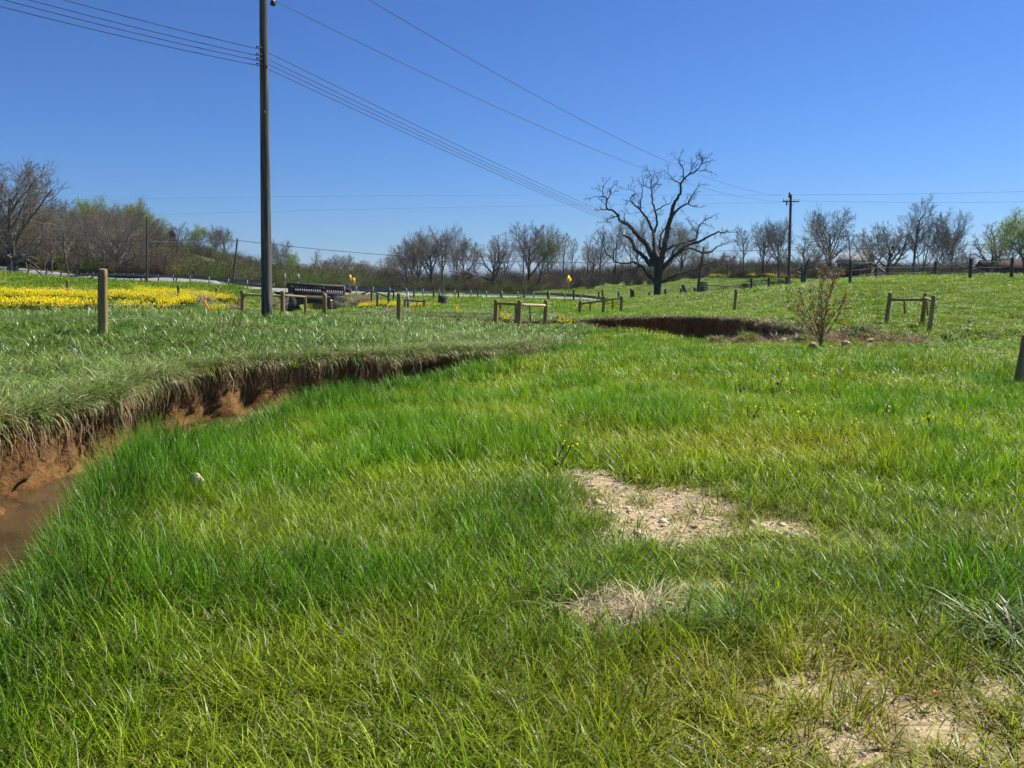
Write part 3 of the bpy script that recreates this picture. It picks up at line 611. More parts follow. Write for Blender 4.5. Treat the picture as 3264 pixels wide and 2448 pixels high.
hang('dead_grass', 'pale dead grass hanging over the lip of the cut bank', NB_lip, NB_out, NB_s, 4, 24, 420, .06, .22, .006, 14, (.66, .50, .29), (.36, .26, .13), 1)
hang('dead_grass', 'long straws trailing down the face of the cut bank', NB_lip, NB_out, NB_s, 5, 19, 70, .25, .45, .006, 9, (.55, .43, .27), (.34, .25, .14), 6, 1.0, -.02, 2.2)
hang('bank_grass', 'green tussocks drooping over the lip of the cut bank', NB_lip, NB_out, NB_s, 3, 26, 560, .12, .30, .008, 14, (.30, .33, .12), (.16, .235, .05), 4, 1.2, -.24, .9)
hang('dead_grass', 'dead grass fringe along the top of the dark far bank', FB_lip, FB_out, FB_s, 28, 52, 800, .12, .30, .016, 12, (.30, .22, .12), (.20, .15, .075), 2, 2.0)
hang('dead_grass', 'dead grass tufts above the orange bank', FC_lip, FC_out, FC_s, 50, 66, 420, .2, .5, .03, 12, (.34, .27, .16), (.24, .18, .10), 3, 3.0)
# turf growing right out to the ragged lip
def lip_turf(name, label, V, n, y0, y1, colA, colB, coll, i0, i1, s0, s1):
    ok = np.nonzero((V[:, 5, 1] > y0) & (V[:, 5, 1] < y1))[0]; i = rng.choice(ok, n); f = rng.random(n) * 3.6 + 1.4; j = f.astype(int); t_ = (f - j)[:, None]; j2 = np.minimum(j + 1, 5); p = V[i, j] * (1 - t_) + V[i, j2] * t_
    scatter(name, label, p, np.stack([rng.normal(0, .15, n), rng.normal(0, .15, n), rng.random(n) * 6.28], 1), rng.uniform(s0, s1, n), rng.integers(i0, i1, n), lerp(colA, colB, rng.random(n) ** 1.4), coll)
lip_turf('bank_grass', 'turf growing out to the ragged lip of the cut bank', NB_V, 2600, 2, 22, (.12, .22, .025), (.34, .33, .13), cb, 3, 6, .7, 1.3)
lip_turf('bank_grass', 'turf at the lip of the dark far bank', FB_V, 800, 28, 52, (.14, .22, .03), (.30, .27, .12), cb, 6, 9, .6, 1.2)
# roots: thin tapering strings down the face of the near bank
mb = MB(); g = np.random.default_rng(5); ok = np.nonzero((NB_lip[:, 1] > 5.5) & (NB_lip[:, 1] < 17))[0]
for k in range(520):
    i = int(g.choice(ok)); L = g.uniform(.12, .5) * (1.25 if NB_lip[i, 1] < 10.5 else .9); n_ = 7; p = NB_lip[i] + np.array([*NB_out[i] * g.uniform(-.02, .07), g.uniform(-.1, .0)]); tdir = np.array([-NB_out[i][1], NB_out[i][0]]); w_ = g.normal(0, .18)
    tt = np.linspace(0, 1, n_); pts = np.column_stack([p[0] + NB_out[i][0] * (.07 * np.sin(tt * 2.2) + g.normal(0, .012, n_)) + tdir[0] * (w_ * tt * L + g.normal(0, .012, n_)), p[1] + NB_out[i][1] * (.07 * np.sin(tt * 2.2) + g.normal(0, .012, n_)) + tdir[1] * (w_ * tt * L + g.normal(0, .012, n_)), p[2] - L * tt])
    mb.tube(pts, np.linspace(g.uniform(.0025, .006), .0012, n_), 4, False, rnd=g.random())
m_root = mat_noise('root_fibre', [(.35, (.30, .19, .085)), (.65, (.58, .41, .21))], 5, .9, 0)
o = mb.build('hanging_roots', m_root, smooth=True); tag(o, 'thin tan roots hanging down the undercut stream bank', None, None, 'stuff')

# ================================================================== MATERIALS FOR BUILT THINGS
m_post = mat_noise('treated_pine', [(.3, (.13, .09, .038)), (.5, (.27, .185, .078)), (.7, (.42, .30, .13))], 9, .85, .35, (1, 1, .12))
m_postg = mat_noise('greyed_pine', [(.3, (.12, .10, .06)), (.5, (.20, .17, .105)), (.7, (.29, .25, .16))], 9, .88, .35, (1, 1, .12))
m_rail = mat_noise('peeled_pine_rail', [(.3, (.27, .20, .105)), (.55, (.46, .355, .195)), (.75, (.6, .48, .29))], 7, .8, .2)
m_old = mat_noise('weathered_grey_wood', [(.3, (.045, .038, .028)), (.5, (.09, .075, .055)), (.7, (.16, .135, .10))], 8, .9, .4, (1, 1, .15))
m_pole = mat_noise('creosoted_pole', [(.28, (.035, .03, .026)), (.48, (.085, .073, .062)), (.6, (.15, .13, .11)), (.75, (.25, .225, .195))], 11, .88, .5, (1, 1, .05), 8)
m_steel = mat_noise('weathered_guardrail_steel', [(.35, (.16, .18, .205)), (.6, (.25, .275, .30))], 3, .5, .1, metallic=.35)
m_steelp = mat_noise('guardrail_post_steel', [(.35, (.10, .105, .11)), (.6, (.17, .175, .175))], 4, .6, .1, metallic=.3)
m_conc = mat_noise('old_concrete', [(.25, (.025, .023, .02)), (.5, (.05, .046, .04)), (.75, (.10, .092, .08))], 1.6, .95, .4)
m_conct = mat_noise('coping_concrete', [(.3, (.24, .22, .185)), (.7, (.42, .39, .33))], 3, .95, .3)
m_wire = mat_noise('wire', [(.4, (.05, .05, .055)), (.6, (.08, .08, .085))], 4, .6, 0, metallic=.2)
m_fwire = mat_noise('galvanised_wire', [(.4, (.25, .26, .27)), (.6, (.35, .35, .35))], 4, .6, 0, metallic=.3)
m_dark = mat_noise('dark_ceramic', [(.4, (.035, .022, .018)), (.6, (.06, .04, .03))], 6, .35, 0, spec=.5)
m_barkd = mat_noise('dark_bark', [(.3, (.022, .018, .014)), (.5, (.05, .042, .034)), (.72, (.10, .085, .065))], 3.5, .95, .7, (1, 1, .35), 8)
m_bark = mat_noise('grey_brown_bark', [(.3, (.055, .045, .036)), (.5, (.095, .08, .066)), (.72, (.16, .138, .115))], 2.5, .95, .4, (1, 1, .4))
m_twig = mat_noise('grey_twigs', [(.3, (.105, .09, .068)), (.5, (.165, .145, .112)), (.72, (.25, .225, .18))], .8, .95, 0)
m_twigr = mat_noise('reddish_twigs', [(.3, (.10, .08, .055)), (.5, (.165, .132, .092)), (.72, (.24, .195, .14))], .8, .95, 0)
m_stone = mat_noise('tan_stone', [(.3, (.42, .31, .19)), (.5, (.60, .48, .33)), (.7, (.74, .64, .5))], 14, .85, .3)
m_ybl = mat_noise('sign_yellow', [(.4, (.80, .46, .008)), (.6, (.85, .52, .012))], 3, .45, 0)
m_blk = mat_noise('sign_black', [(.4, (.012, .012, .012)), (.6, (.02, .02, .02))], 3, .5, 0)
m_alu = mat_noise('sign_aluminium', [(.4, (.12, .13, .14)), (.6, (.17, .18, .19))], 3, .7, 0)

def log_mesh(p0, p1, r0, r1, sides=14, rings=9, seed=0, groove=False, jit=.05, bevel=True):
    """round timber from p0 to p1 with an uneven surface, an eased top and, if asked, a drying crack"""
    g = np.random.default_rng(seed); p0, p1 = np.array(p0, float), np.array(p1, float); t = p1 - p0; L = np.linalg.norm(t); t /= L
    ref = np.array([0, 1.0, 0]) if abs(t[2]) > .8 else np.array([0, 0, 1.0]); u = np.cross(ref, t); u /= np.linalg.norm(u); w = np.cross(t, u)
    a = np.arange(sides) * 2 * math.pi / sides; form = 1 + jit * g.normal(0, .6, sides); T = list(np.linspace(0, 1, rings)); R_ = list(np.linspace(r0, r1, rings))
    if bevel: T[-1] = 1 - .25 * r1 / L; T.append(1); R_.append(r1 * .8)
    V = []
    for k, (tt, rr) in enumerate(zip(T, R_)):
        f = form + jit * .5 * g.normal(0, .6, sides)
        if groove: f = f.copy(); f[groove] *= .62
        V.append(p0 + t * L * tt + (rr * f)[:, None] * (np.cos(a)[:, None] * u + np.sin(a)[:, None] * w))
    n = len(V); V.append((p0 + t * (L + .1 * r1))[None]); V = np.vstack(V)
    f4 = [(i * sides + k, i * sides + (k + 1) % sides, (i + 1) * sides + (k + 1) % sides, (i + 1) * sides + k) for i in range(n - 1) for k in range(sides)]
    f3 = [((n - 1) * sides + k, (n - 1) * sides + (k + 1) % sides, n * sides) for k in range(sides)] 
    mb = MB(); mb.add(V, [f4, f3, [list(range(sides))[::-1]]]); return mb
def ground_pt(px, Y):
    x = PX(px, Y); return np.array([x, Y, gz(x, Y)])
def post_at(name, px0, px1, pytop, Y, r, mat, parent=None, origin=None, seed=0, groove=None, sides=14):
    """post rooted in the ground in pixel column px0 at depth Y, its top at pixel (px1, pytop)"""
    b_ = ground_pt(px0, Y); tp = np.array(P(px1, pytop, Y)); og = b_ if origin is None else origin; low = b_ - (tp - b_) * (.12 / max(.2, np.linalg.norm(tp - b_)))
    o = log_mesh(low - og, tp - og, r * 1.04, r * .97, sides, 9, seed, groove).build(name, mat, parent, True)
    if parent is None: o.location = og
    return o, b_, tp
def lone_post(label, px0, px1, pytop, Y, r, mat=m_post, seed=0, groove=None, group=None, name='fence_post', sides=14):
    o, b_, tp = post_at(name, px0, px1, pytop, Y, r, mat, None, None, seed, groove, sides); tag(o, label, 'fence post', group); return o
def brace(label, posts, rails, thin=(), mat=m_post, matr=m_rail):
    """corner assembly: posts (px0, px1, pytop, Y, r), rails ((px,py,Y),(px,py,Y), r, mat), thin stakes"""
    og = ground_pt(posts[0][0], posts[0][3]); t = thing('fence_brace', label, 'fence', og)
    for k, (a, b_, c, Y, r) in enumerate(posts): post_at('post', a, b_, c, Y, r, mat, t, og, k + 3)
    for k, (a, b_, r, mm) in enumerate(rails): log_mesh(np.array(P(*a)) - og, np.array(P(*b_)) - og, r, r * .92, 12, 6, k + 20).build('rail', mm, t, True)
    for k, (a, b_, r) in enumerate(thin): log_mesh(np.array(P(*a)) - og, np.array(P(*b_)) - og, r, r, 8, 3, k + 40).build('stake', mat, t, True)
    return t

# ================================================================== POSTS AND BRACES OF THE PASTURE FENCE
lone_post('stout round fence post with a long drying crack, on the high bank', 322, 327, 857, 16, .083, m_post, 2, 11)
lone_post('round fence post standing alone in the tussocks between two corner braces', 1271, 1272, 935, 33, .088, m_post, 4)
lone_post('slim dark fence post on the green slope above the dark cut bank', 2342, 2347, 922, 46, .082, m_post, 5)
lone_post('weathered fence post at the meadow edge beside the thick tuft', 3264, 3274, 1068, 15.5, .08, m_post, 6)
brace('long corner brace of pine posts and rails in front of the bridge', [(772, 773, 925, 40, .10), (899, 901, 927, 39, .10), (1033, 1035, 936, 38, .095), (972, 973, 943, 43, .07)],
      [((779, 939, 40), (896, 944, 39.2), .062, m_rail), ((900, 941, 39.1), (974, 946.5, 42.6), .055, m_postg), ((976, 946, 42.8), (1030, 950, 38.4), .05, m_rail)])
brace('three post corner brace with a pale peeled rail', [(1579, 1582, 955, 38, .095), (1652, 1657, 957, 36, .095), (1737, 1741, 956, 38, .09)],
      [((1584, 967, 37.8), (1650, 969, 36.4), .06, m_post), ((1660, 972, 36.2), (1737, 974, 37.8), .062, m_rail)], [((1593, 998, 42), (1594, 970, 41), .05), ((1644, 1030, 37.6), (1645, 966, 37.2), .055), ((1692, 1032, 39.5), (1688, 976, 38), .04)])
brace('three post corner brace on the grass beside the guardrail end', [(1848, 1850, 957, 53, .10), (1923, 1925, 944, 53, .10), (1980, 1982, 943, 53, .10)],
      [((1852, 968, 53), (1924, 957, 53), .065, m_post), ((1926, 957, 53), (1979, 950, 53), .06, m_post)], [((1881, 989, 56), (1882, 963, 55), .055), ((1952, 984, 56), (1953, 954, 55), .055)])
brace('low corner brace among yellow flowers near the tree stump', [(1290, 1291, 955, 70, .10), (1299, 1301, 951, 69, .11), (1351, 1353, 954, 69, .11)],
      [((1291, 957, 70), (1350, 961, 69), .08, m_postg)], [((1328, 982, 70), (1331, 960, 69.6), .05)], m_postg)
brace('corner brace with a bright stub rail on the slope by the mound', [(2829, 2838, 933, 33.5, .078), (2943, 2951, 934, 33.2, .078), (2967, 2977, 942, 31.6, .078)],
      [((2840, 955, 33.5), (2948, 955, 33.2), .055, m_postg), ((2951, 951, 33), (2975, 961, 31.8), .058, m_rail)], [((2884, 1000, 33.4), (2882, 951, 33.3), .038), ((2957, 1006, 33), (2954, 960, 32.9), .03)], m_post)
# old posts along the ridge of the field and by the lane
OLD = [(2707, 2712, 830, 50, .085, 'grey fence post on the field crest below the small red barn'), (2790, 2792, 842, 56, .08, 'thin grey fence post on the field crest behind the barn end'), (2979, 2982, 831, 60, .085, 'upright old post on the field crest under the leaning trees'),
       (3089, 3095, 823, 53, .10, 'stout leaning post on the field crest left of the long shed'), (3220, 3227, 820, 54, .10, 'stout leaning post on the field crest before the long shed'), (2555, 2557, 850, 80, .12, 'tall grey post between the power pole and the budding bush'),
       (2507, 2508, 880, 81, .15, 'thick stub post standing against the power pole'), (2450, 2451, 884, 86, .14, 'stout post between the lane gate and the power pole')]
for k, (a, b_, c, Y, r, l) in enumerate(OLD): lone_post(l, a, b_, c, Y, r, m_old, 30 + k)
cx4 = lambda c: 1800 + c / 2.765
cy4 = lambda c: 450 + c / 2.765
for k, (xb, xt, yt, Y, r) in enumerate([(80, 80, 1308, 96, .10), (297, 301, 1323, 108, .10), (338, 332, 1308, 98, .11), (475, 475, 1326, 110, .13), (590, 585, 1298, 97, .13), (613, 602, 1312, 97, .12), (735, 748, 1333, 96, .11), (890, 887, 1302, 93, .12), (1022, 1031, 1298, 92, .12), (1076, 1040, 1263, 91, .16), (1142, 1147, 1290, 90, .13)]):
    lone_post('leaning old fence post near the great bare tree', cx4(xb), cx4(xt), cy4(yt), Y, r, m_old, 60 + k, group='old posts of the broken fence by the bare tree')
for k, (x_, yt, Y) in enumerate([(1254, 920, 94), (1319, 921, 95), (1382, 922, 96), (1461, 921, 97), (1523, 924, 98), (1596, 926, 99), (1671, 919, 99), (1746, 922, 100), (1828, 926, 101)]):
    lone_post('thin grey post of the line fence below the guardrail', x_, x_ + 1, yt + 3, Y, .095, m_old, 80 + k, group='posts of the line fence below the guardrail')
for k, (x_, yt, Y) in enumerate([(36, 836, 92), (92, 843, 91), (149, 851, 90), (196, 856, 89), (245, 855, 88), (295, 861, 87), (451, 872, 87), (562, 880, 87)]):
    lone_post('thin dark post of the roadside wire fence on the rising slope', x_, x_ + 1, yt + 6, Y, .075, m_old, 95 + k, group='posts of the roadside fence on the rising slope')
for k, (x_, yt, Y, l) in enumerate([(215, 893, 52, 'short stub post behind the band of yellow flowers'), (568, 907, 58, 'brown fence post at the end of the yellow flower band'), (690, 917, 66, 'small post top showing above the yellow flowers'),
                                    (1202, 934, 82, 'brown post by the flowers next to the bridge brace'), (1238, 932, 82, 'second brown post by the flowers next to the bridge brace'), (1183, 924, 86, 'tall post carrying two slanting rails by the bridge')]):
    lone_post(l, x_, x_ + 1, yt, Y, .10, m_post if k < 3 else m_old, 110 + k)
def pole_between(name, label, a, b_, r, mat, cat, group=None):
    a, b_ = np.array(a), np.array(b_); o = log_mesh(a * 0, b_ - a, r, r * .9, 10, 5, int(abs(a[0] * 10)) + 1).build(name, mat, None, True); o.location = a; tag(o, label, cat, group); return o
pole_between('brace_rail', 'slanting brace rail of the roadside fence on the slope', P(144, 883, 90), P(94, 845, 91), .07, m_old, 'fence rail')
pole_between('brace_rail', 'slanting rail rising to the tall post by the bridge', P(1152, 938, 87), P(1182, 927, 86), .07, m_old, 'fence rail')
pole_between('brace_rail', 'slanting rail falling from the tall post towards the flowers', P(1184, 927, 86), P(1238, 947, 83), .07, m_old, 'fence rail')
pole_between('brace_rail', 'slanting brace rail on the line fence below the guardrail', P(1614, 958, 97), P(1670, 944, 99), .07, m_old, 'fence rail')

# wires
def wire(name, label, pts3, r, mat, cat='wire', group=None, sides=4):
    pts3 = np.array(pts3, float); og = pts3[0].copy(); mb = MB(); mb.tube(pts3 - og, r, sides, False); o = mb.build(name, mat, None, True); o.location = og; tag(o, label, cat, group); return o
def sag(a, b_, s, n=24):
    a, b_ = np.array(a, float), np.array(b_, float); t = np.linspace(0, 1, n)[:, None]; p = a + (b_ - a) * t; p[:, 2] -= (4 * s * t * (1 - t))[:, 0]; return p
for spans, lab in [(((-200, 16.5, 325, 16), (325, 16, 772, 40)), 'fence wire strung from the cracked post to the bridge brace'), (((1034, 38, 1272, 33), (1272, 33, 1580, 38)), 'fence wire strung between the corner braces through the lone post')]:
    for h in (.3, .58, .86):
        pts = []
        for x0, Y0, x1, Y1 in spans:
            a, b_ = ground_pt(x0, Y0), ground_pt(x1, Y1); a[2] += h; b_[2] += h; pts.append(sag(a, b_, .02, 10))
        wire('fence_wire', lab, np.vstack(pts), .0026, m_fwire, 'wire', 'strands of the pasture fence')
for spans, hs, lab, gr in [([(2707, 50), (2790, 56), (2979, 60), (3089, 53), (3220, 54), (3420, 52)], (.35, .7, 1.05), 'fence wire strung between the old posts on the field crest', 'strands of the crest fence'), ([(1254, 94), (1319, 95), (1382, 96), (1461, 97), (1523, 98), (1596, 99), (1671, 99), (1746, 100), (1828, 101)], (.4, .8), 'fence wire of the line fence below the guardrail', 'strands of the line fence'),
                           ([(-60, 93), (36, 92), (92, 91), (149, 90), (196, 89), (245, 88), (295, 87), (451, 87), (562, 87)], (.35, .7), 'fence wire of the roadside fence on the rising slope', 'strands of the roadside fence')]:
    for h in hs:
        pts = []
        for (x0, Y0), (x1, Y1) in zip(spans[:-1], spans[1:]):
            a, b_ = ground_pt(x0, Y0), ground_pt(x1, Y1); a[2] += h; b_[2] += h; pts.append(sag(a, b_, .03, 6))
        wire('fence_wire', lab, np.vstack(pts), .004, m_fwire, 'wire', gr)
ins = []
for h, (ix, iy) in ((.62, (3090, 1025)), (.25, (3085, 1052))):
    a = np.array(P(2972, 960 if h > .5 else 1020, 31.7)); b_ = np.array(P(3262, 1110 if h > .5 else 1190, 15.5)); wire('fence_wire', 'electric fence strand from the slope brace down to the meadow edge post', sag(a, b_, .05, 12), .002, m_fwire, 'wire', 'electric fence strands')
    c = np.array(P(ix, iy, 26)); mb = MB(); mb.lathe([(.0, -.05), (.03, -.04), (.045, -.012), (.03, 0), (.045, .012), (.03, .04), (0, .05)], sides=10); o = mb.build('wire_tensioner', mat_noise('grey_plastic', [(.4, (.14, .14, .14)), (.6, (.22, .22, .22))], 5, .5, 0), None, True); o.location = c; tag(o, 'small grey tensioner on the electric fence strand', 'insulator', 'fence wire tensioners')

# ================================================================== UTILITY POLES AND OVERHEAD WIRES
def knots(parent, og, p0, p1, r, n, seed):
    g = np.random.default_rng(seed); p0, p1 = np.array(p0), np.array(p1)
    for k in range(n):
        t = g.uniform(.05, .95); a = g.uniform(-2.6, -.3); c = p0 + (p1 - p0) * t + np.array([math.cos(a), math.sin(a), 0]) * (r * .93)
        mb = MB(); mb.lathe([(.0, -.05), (.02, -.035), (.028, 0), (.02, .035), (0, .05)], sides=7); o = mb.build('knot', m_pole, parent, True); o.location = c - og
def util_pole(label, base, top, r0, r1, mat=m_pole, name='utility_pole', seed=1, sides=20, nk=0):
    base, top = np.array(base, float), np.array(top, float); t = thing(name, label, 'utility pole', base)
    log_mesh(np.array((0, 0, -.3)), top - base, r0, r1, sides, 14, seed, 3 if nk else None, .025).build('shaft', mat, t, True)
    if nk: knots(t, base, base, top, (r0 + r1) / 2, nk, seed)
    return t
b0 = ground_pt(848, 25); t0 = np.array(P(839, 0, 25)); dirp = (t0 - b0) / np.linalg.norm(t0 - b0); top0 = b0 + dirp * 11.4
main = util_pole('tall weathered wooden pole rising from the pasture beside the corner brace', b0, top0, .155, .088, nk=9, seed=7)
def crossarm(parent, og, c, half, ang, z=.12, name='crossarm', hw=.05):
    u = np.array([math.cos(ang), math.sin(ang), 0]); a = np.array([[u[0], -u[1], 0], [u[1], u[0], 0], [0, 0, 1]]); mb = MB(); mb.box((0, 0, 0), (2 * half, .10, z), a); o = mb.build(name, m_old, parent); o.location = c - og
    for s in (-1, 1):
        mb = MB(); mb.tube([np.array((0, 0, 0)), -u * s * half * .55 + np.array((0, 0, -.5))], .015, 5); o2 = mb.build('arm_brace', m_steelp, parent); o2.location = c - og + u * s * half * .55
        for f in (.92, .5):
            mb = MB(); mb.lathe([(0, .0), (.012, 0), (.012, .06), (.045, .07), (.03, .1), (.05, .12), (.03, .15), (.0, .17)], sides=10); o3 = mb.build('insulator', m_dark, parent, True); o3.location = c - og + u * s * half * f + np.array((0, 0, z / 2))
acen = b0 + dirp * 9.7; crossarm(main, b0, acen, 1.1, R(-28))
for k, (pxr, pyr) in enumerate([(835, 155), (835, 177), (835, 192), (836, 208)]):
    mb = MB(); mb.tube([(0, 0, 0), (-.12, -.1, .0)], .012, 6); mb.lathe([(0, -.03), (.03, -.02), (.03, .02), (0, .03)], (-.13, -.11, 0), 8); o = mb.build('bracket', m_dark, main, True); o.location = np.array(P(842, pyr, 25)) - b0 + np.array((0, -.1, 0))
lean_b, lean_t = ground_pt(2219, 95), np.array(P(2244, 786, 95)); util_pole('leaning grey pole standing behind the great bare tree', lean_b, lean_t, .16, .11, m_old, seed=11, sides=12)
pB = ground_pt(2512, 82); pT = np.array(P(2521, 620, 82)); cp = util_pole('dark power pole with a short crossarm on the green slope', pB, pT, .15, .11, m_old, seed=12, sides=14)
crossarm(cp, pB, np.array(P(2521, 642, 82)), .76, R(6))
mb = MB(); mb.lathe([(0, 0), (.09, 0), (.09, .42), (.05, .46), (.05, .55), (0, .56)], sides=12); o = mb.build('fuse_cutout', m_dark, cp, True); o.location = np.array(P(2516, 632, 82)) - pB + np.array((-.05, -.16, 0))
mb = MB(); mb.lathe([(0, 0), (.06, 0), (.06, .3), (0, .32)], sides=10); o = mb.build('lightning_arrester', m_dark, cp, True); o.location = np.array(P(2507, 655, 82)) - pB
b1, t1 = ground_pt(470, 84), np.array(P(469, 690, 84)); util_pole('slender dark pole in front of the guardrail', b1, t1, .10, .075, m_old, seed=13, sides=12)
b2, t2 = ground_pt(742, 108), np.array(P(757, 760, 108)); util_pole('pale leaning pole behind the guardrail', b2, t2, .13, .10, m_pole, seed=14, sides=12)
# the four lower lines: from off to the near left, over the main pole, to the leaning pole
for k, (yl, yr, y0) in enumerate([(155, 170, -58), (177, 192, -26), (192, 208, -4), (208, 223, 20)]):
    a = np.array(P(837, (yl + yr) / 2 - 4, 24.9)); L = np.array(P(0, y0, 21.2)); dirl = (a - L) / np.linalg.norm(a - L)
    wire('overhead_line', ('uppermost of the four lines on the side of the tall wooden pole', 'second line down on the side of the tall wooden pole', 'third line down on the side of the tall wooden pole', 'lowest line on the side of the tall wooden pole')[k], np.vstack([sag(L - dirl * 22 + np.array((0, 0, .6)), L, .1, 6), sag(L, a, .05, 14)[1:], sag(a, np.array(P(2243, 790 + 5 * k, 95)), .55, 40)[1:]]), .0105, m_wire, 'overhead wire', 'four lower overhead lines')
l1 = np.vstack([sag(acen + np.array((.9, -.3, .2)), np.array(P(2495, 641, 82)), 0, 60)]);  # upper lines to the crossarm pole
def through(pa, pb, mids):
    """line from pa to pb whose sag is fitted so that it passes near the given pixel rows"""
    pa, pb = np.array(pa), np.array(pb); best = None
    for s in np.linspace(-.5, 4, 46):
        p = sag(pa, pb, s, 80); e = 0
        for mx_, my_ in mids:
            c, sn = math.cos(PITCH), math.sin(PITCH); d = p - np.array((0, 0, EYE)); f = d[:, 1] * c - d[:, 2] * sn; u = d[:, 1] * sn + d[:, 2] * c
            X = 1632 + FPX * d[:, 0] / f; Y_ = 1224 - FPX * u / f; e += (np.interp(mx_, X, Y_) - my_) ** 2
        if best is None or e < best[0]: best = (e, p)
    return best[1]
wa = through(P(700, -85, 21), P(2494, 642, 82), [(1300, 205), (1900, 482)]); wb_ = through(P(900, -165, 19), P(2520, 622, 82), [(1300, 72), (2000, 452)])
wire('power_line', 'upper power line carrying a dark splice', wa, .009, m_wire, 'overhead wire'); wire('power_line', 'topmost power line sloping down to the crossarm pole', wb_, .009, m_wire, 'overhead wire')
d = wa - np.array((0, 0, EYE)); f_ = d[:, 1] * math.cos(PITCH) - d[:, 2] * math.sin(PITCH); i = int(np.argmin(np.abs(1632 + FPX * d[:, 0] / f_ - 891)))
mb = MB(); mb.lathe([(0, .02), (.02, .0), (.05, -.02), (.07, -.06), (.055, -.075), (.075, -.09), (.06, -.13), (.03, -.14), (0, -.14)], sides=14); mb.tube([(-.05, 0, .03), (0, 0, .0), (.06, 0, -.03)], .014, 6); o = mb.build('line_splice', m_dark, None, True); o.location = wa[i] + np.array((0, 0, .0)); tag(o, 'dark bell shaped device hanging on the upper power line', 'insulator')
G5 = 'thin lines crossing far behind the meadow'
wire('far_line', 'thin line running left from the crossarm pole over the wood', through(P(2519, 622, 82), P(-400, 655, 135), [(1900, 667), (1200, 705)]), .006, m_wire, 'overhead wire'); wire('far_line', 'lower thin line running left from the crossarm pole over the wood', through(P(2497, 645, 82.2), P(-400, 720, 135), [(1900, 690), (1200, 746)]), .0055, m_wire, 'overhead wire')
wire('far_line', 'dark cable from the slender pole to the pale leaning pole', sag(np.array(P(469, 768, 84)), np.array(P(756, 766, 108)), .15), .026, m_wire, 'overhead wire'); wire('far_line', 'dark cable from the slender pole off over the wood edge', sag(np.array(P(469, 768, 84)), np.array(P(-300, 735, 88)), .3), .026, m_wire, 'overhead wire')
wire('far_line', 'dark cable from the pale leaning pole past the great bare tree', through(P(757, 766, 108), P(2240, 830, 118), [(1272, 821), (1700, 829)]), .03, m_wire, 'overhead wire'); wire('far_line', 'dark cable behind the line of trees by the barn', sag(np.array(P(2240, 800, 118)), np.array(P(3500, 760, 118)), .35), .026, m_wire, 'overhead wire')
wire('far_line', 'upper line running from the crossarm pole past the barns', sag(np.array(P(2523, 620, 82)), np.array(P(3500, 603, 60)), .12), .007, m_wire, 'overhead wire'); wire('far_line', 'second line running from the crossarm pole past the barns', sag(np.array(P(2546, 640, 82)), np.array(P(3500, 640, 60)), .12), .007, m_wire, 'overhead wire')

# ================================================================== GUARDRAILS
def guardrail(label, line, flip, post_every=1.9):
    s = np.concatenate([[0], np.cumsum(np.linalg.norm(np.diff(line[:, :2], axis=0), axis=1))]); T = s[-1]
    at = lambda q: np.array([np.interp(q, s, line[:, k]) for k in range(3)])
    og = at(0); t = thing('guardrail', label, 'guardrail', og); prof = np.array([(.0, .0), (.05, .03), (.08, .055), (.08, .095), (.02, .14), (.02, .17), (.08, .215), (.08, .255), (.05, .28), (0, .31)]); n = int(T / 3.8)
    for k in range(n):
        q0, q1 = T * k / n, T * (k + 1) / n - .004; V = []
        for q in np.linspace(q0, q1, 3):
            p = at(q); d = at(min(T, q + .3)) - at(max(0, q - .3)); nn = np.array([-d[1], d[0]]) / np.hypot(d[0], d[1]) * flip
            V.append(np.stack([p[0] + nn[0] * prof[:, 0], p[1] + nn[1] * prof[:, 0], np.full(len(prof), p[2] + .43) + prof[:, 1]], 1) - og)
        mb = MB(); f = grid_faces(len(prof), 3); mb.add(np.vstack(V), [f]); o = mb.build('rail_panel', m_steel, t, True)
    me = None
    for q in np.arange(.4, T, post_every):
        p = at(q); d = at(min(T, q + .3)) - at(max(0, q - .3)); nn = np.array([-d[1], d[0], 0]) / np.hypot(d[0], d[1]) * flip
        if me is None:
            mb = MB(); mb.box((0, 0, .22), (.10, .012, 1.1)); mb.box((0, -.07, .22), (.10, .012, 1.1)); mb.box((0, -.035, .22), (.012, .07, 1.1)); me = mb.mesh('guardrail_post'); me.materials.append(m_steelp)
        o = bpy.data.objects.new('post', me); link(o, t); o.location = p - og - nn * .02; o.rotation_euler = (0, 0, math.atan2(d[1], d[0]))
    return t
br0, br1 = np.array(P(917, 902, 97.0)), np.array(P(1097, 911, 98.6))
iL = int(np.argmin(np.abs(RAIL[:, 0] - br0[0]))); iR = int(np.argmin(np.abs(RAIL[:, 0] - br1[0])))
LL = RAIL[:iL].copy(); k = sstep(14, 0, np.arange(len(LL)) * 1.0); LL[:, 2] -= .55 * k
guardrail('long steel guardrail climbing away behind the yellow flowers', LL, 1)
RR = RAIL[iR + 1:].copy(); k = sstep(len(RR) - 14, len(RR), np.arange(len(RR)) * 1.0); RR[:, 2] -= .62 * k
guardrail('steel guardrail running from the bridge to the great bare tree', RR, 1)
FR = offset_line(RAIL, 8.6); FR[:, 2] -= .05


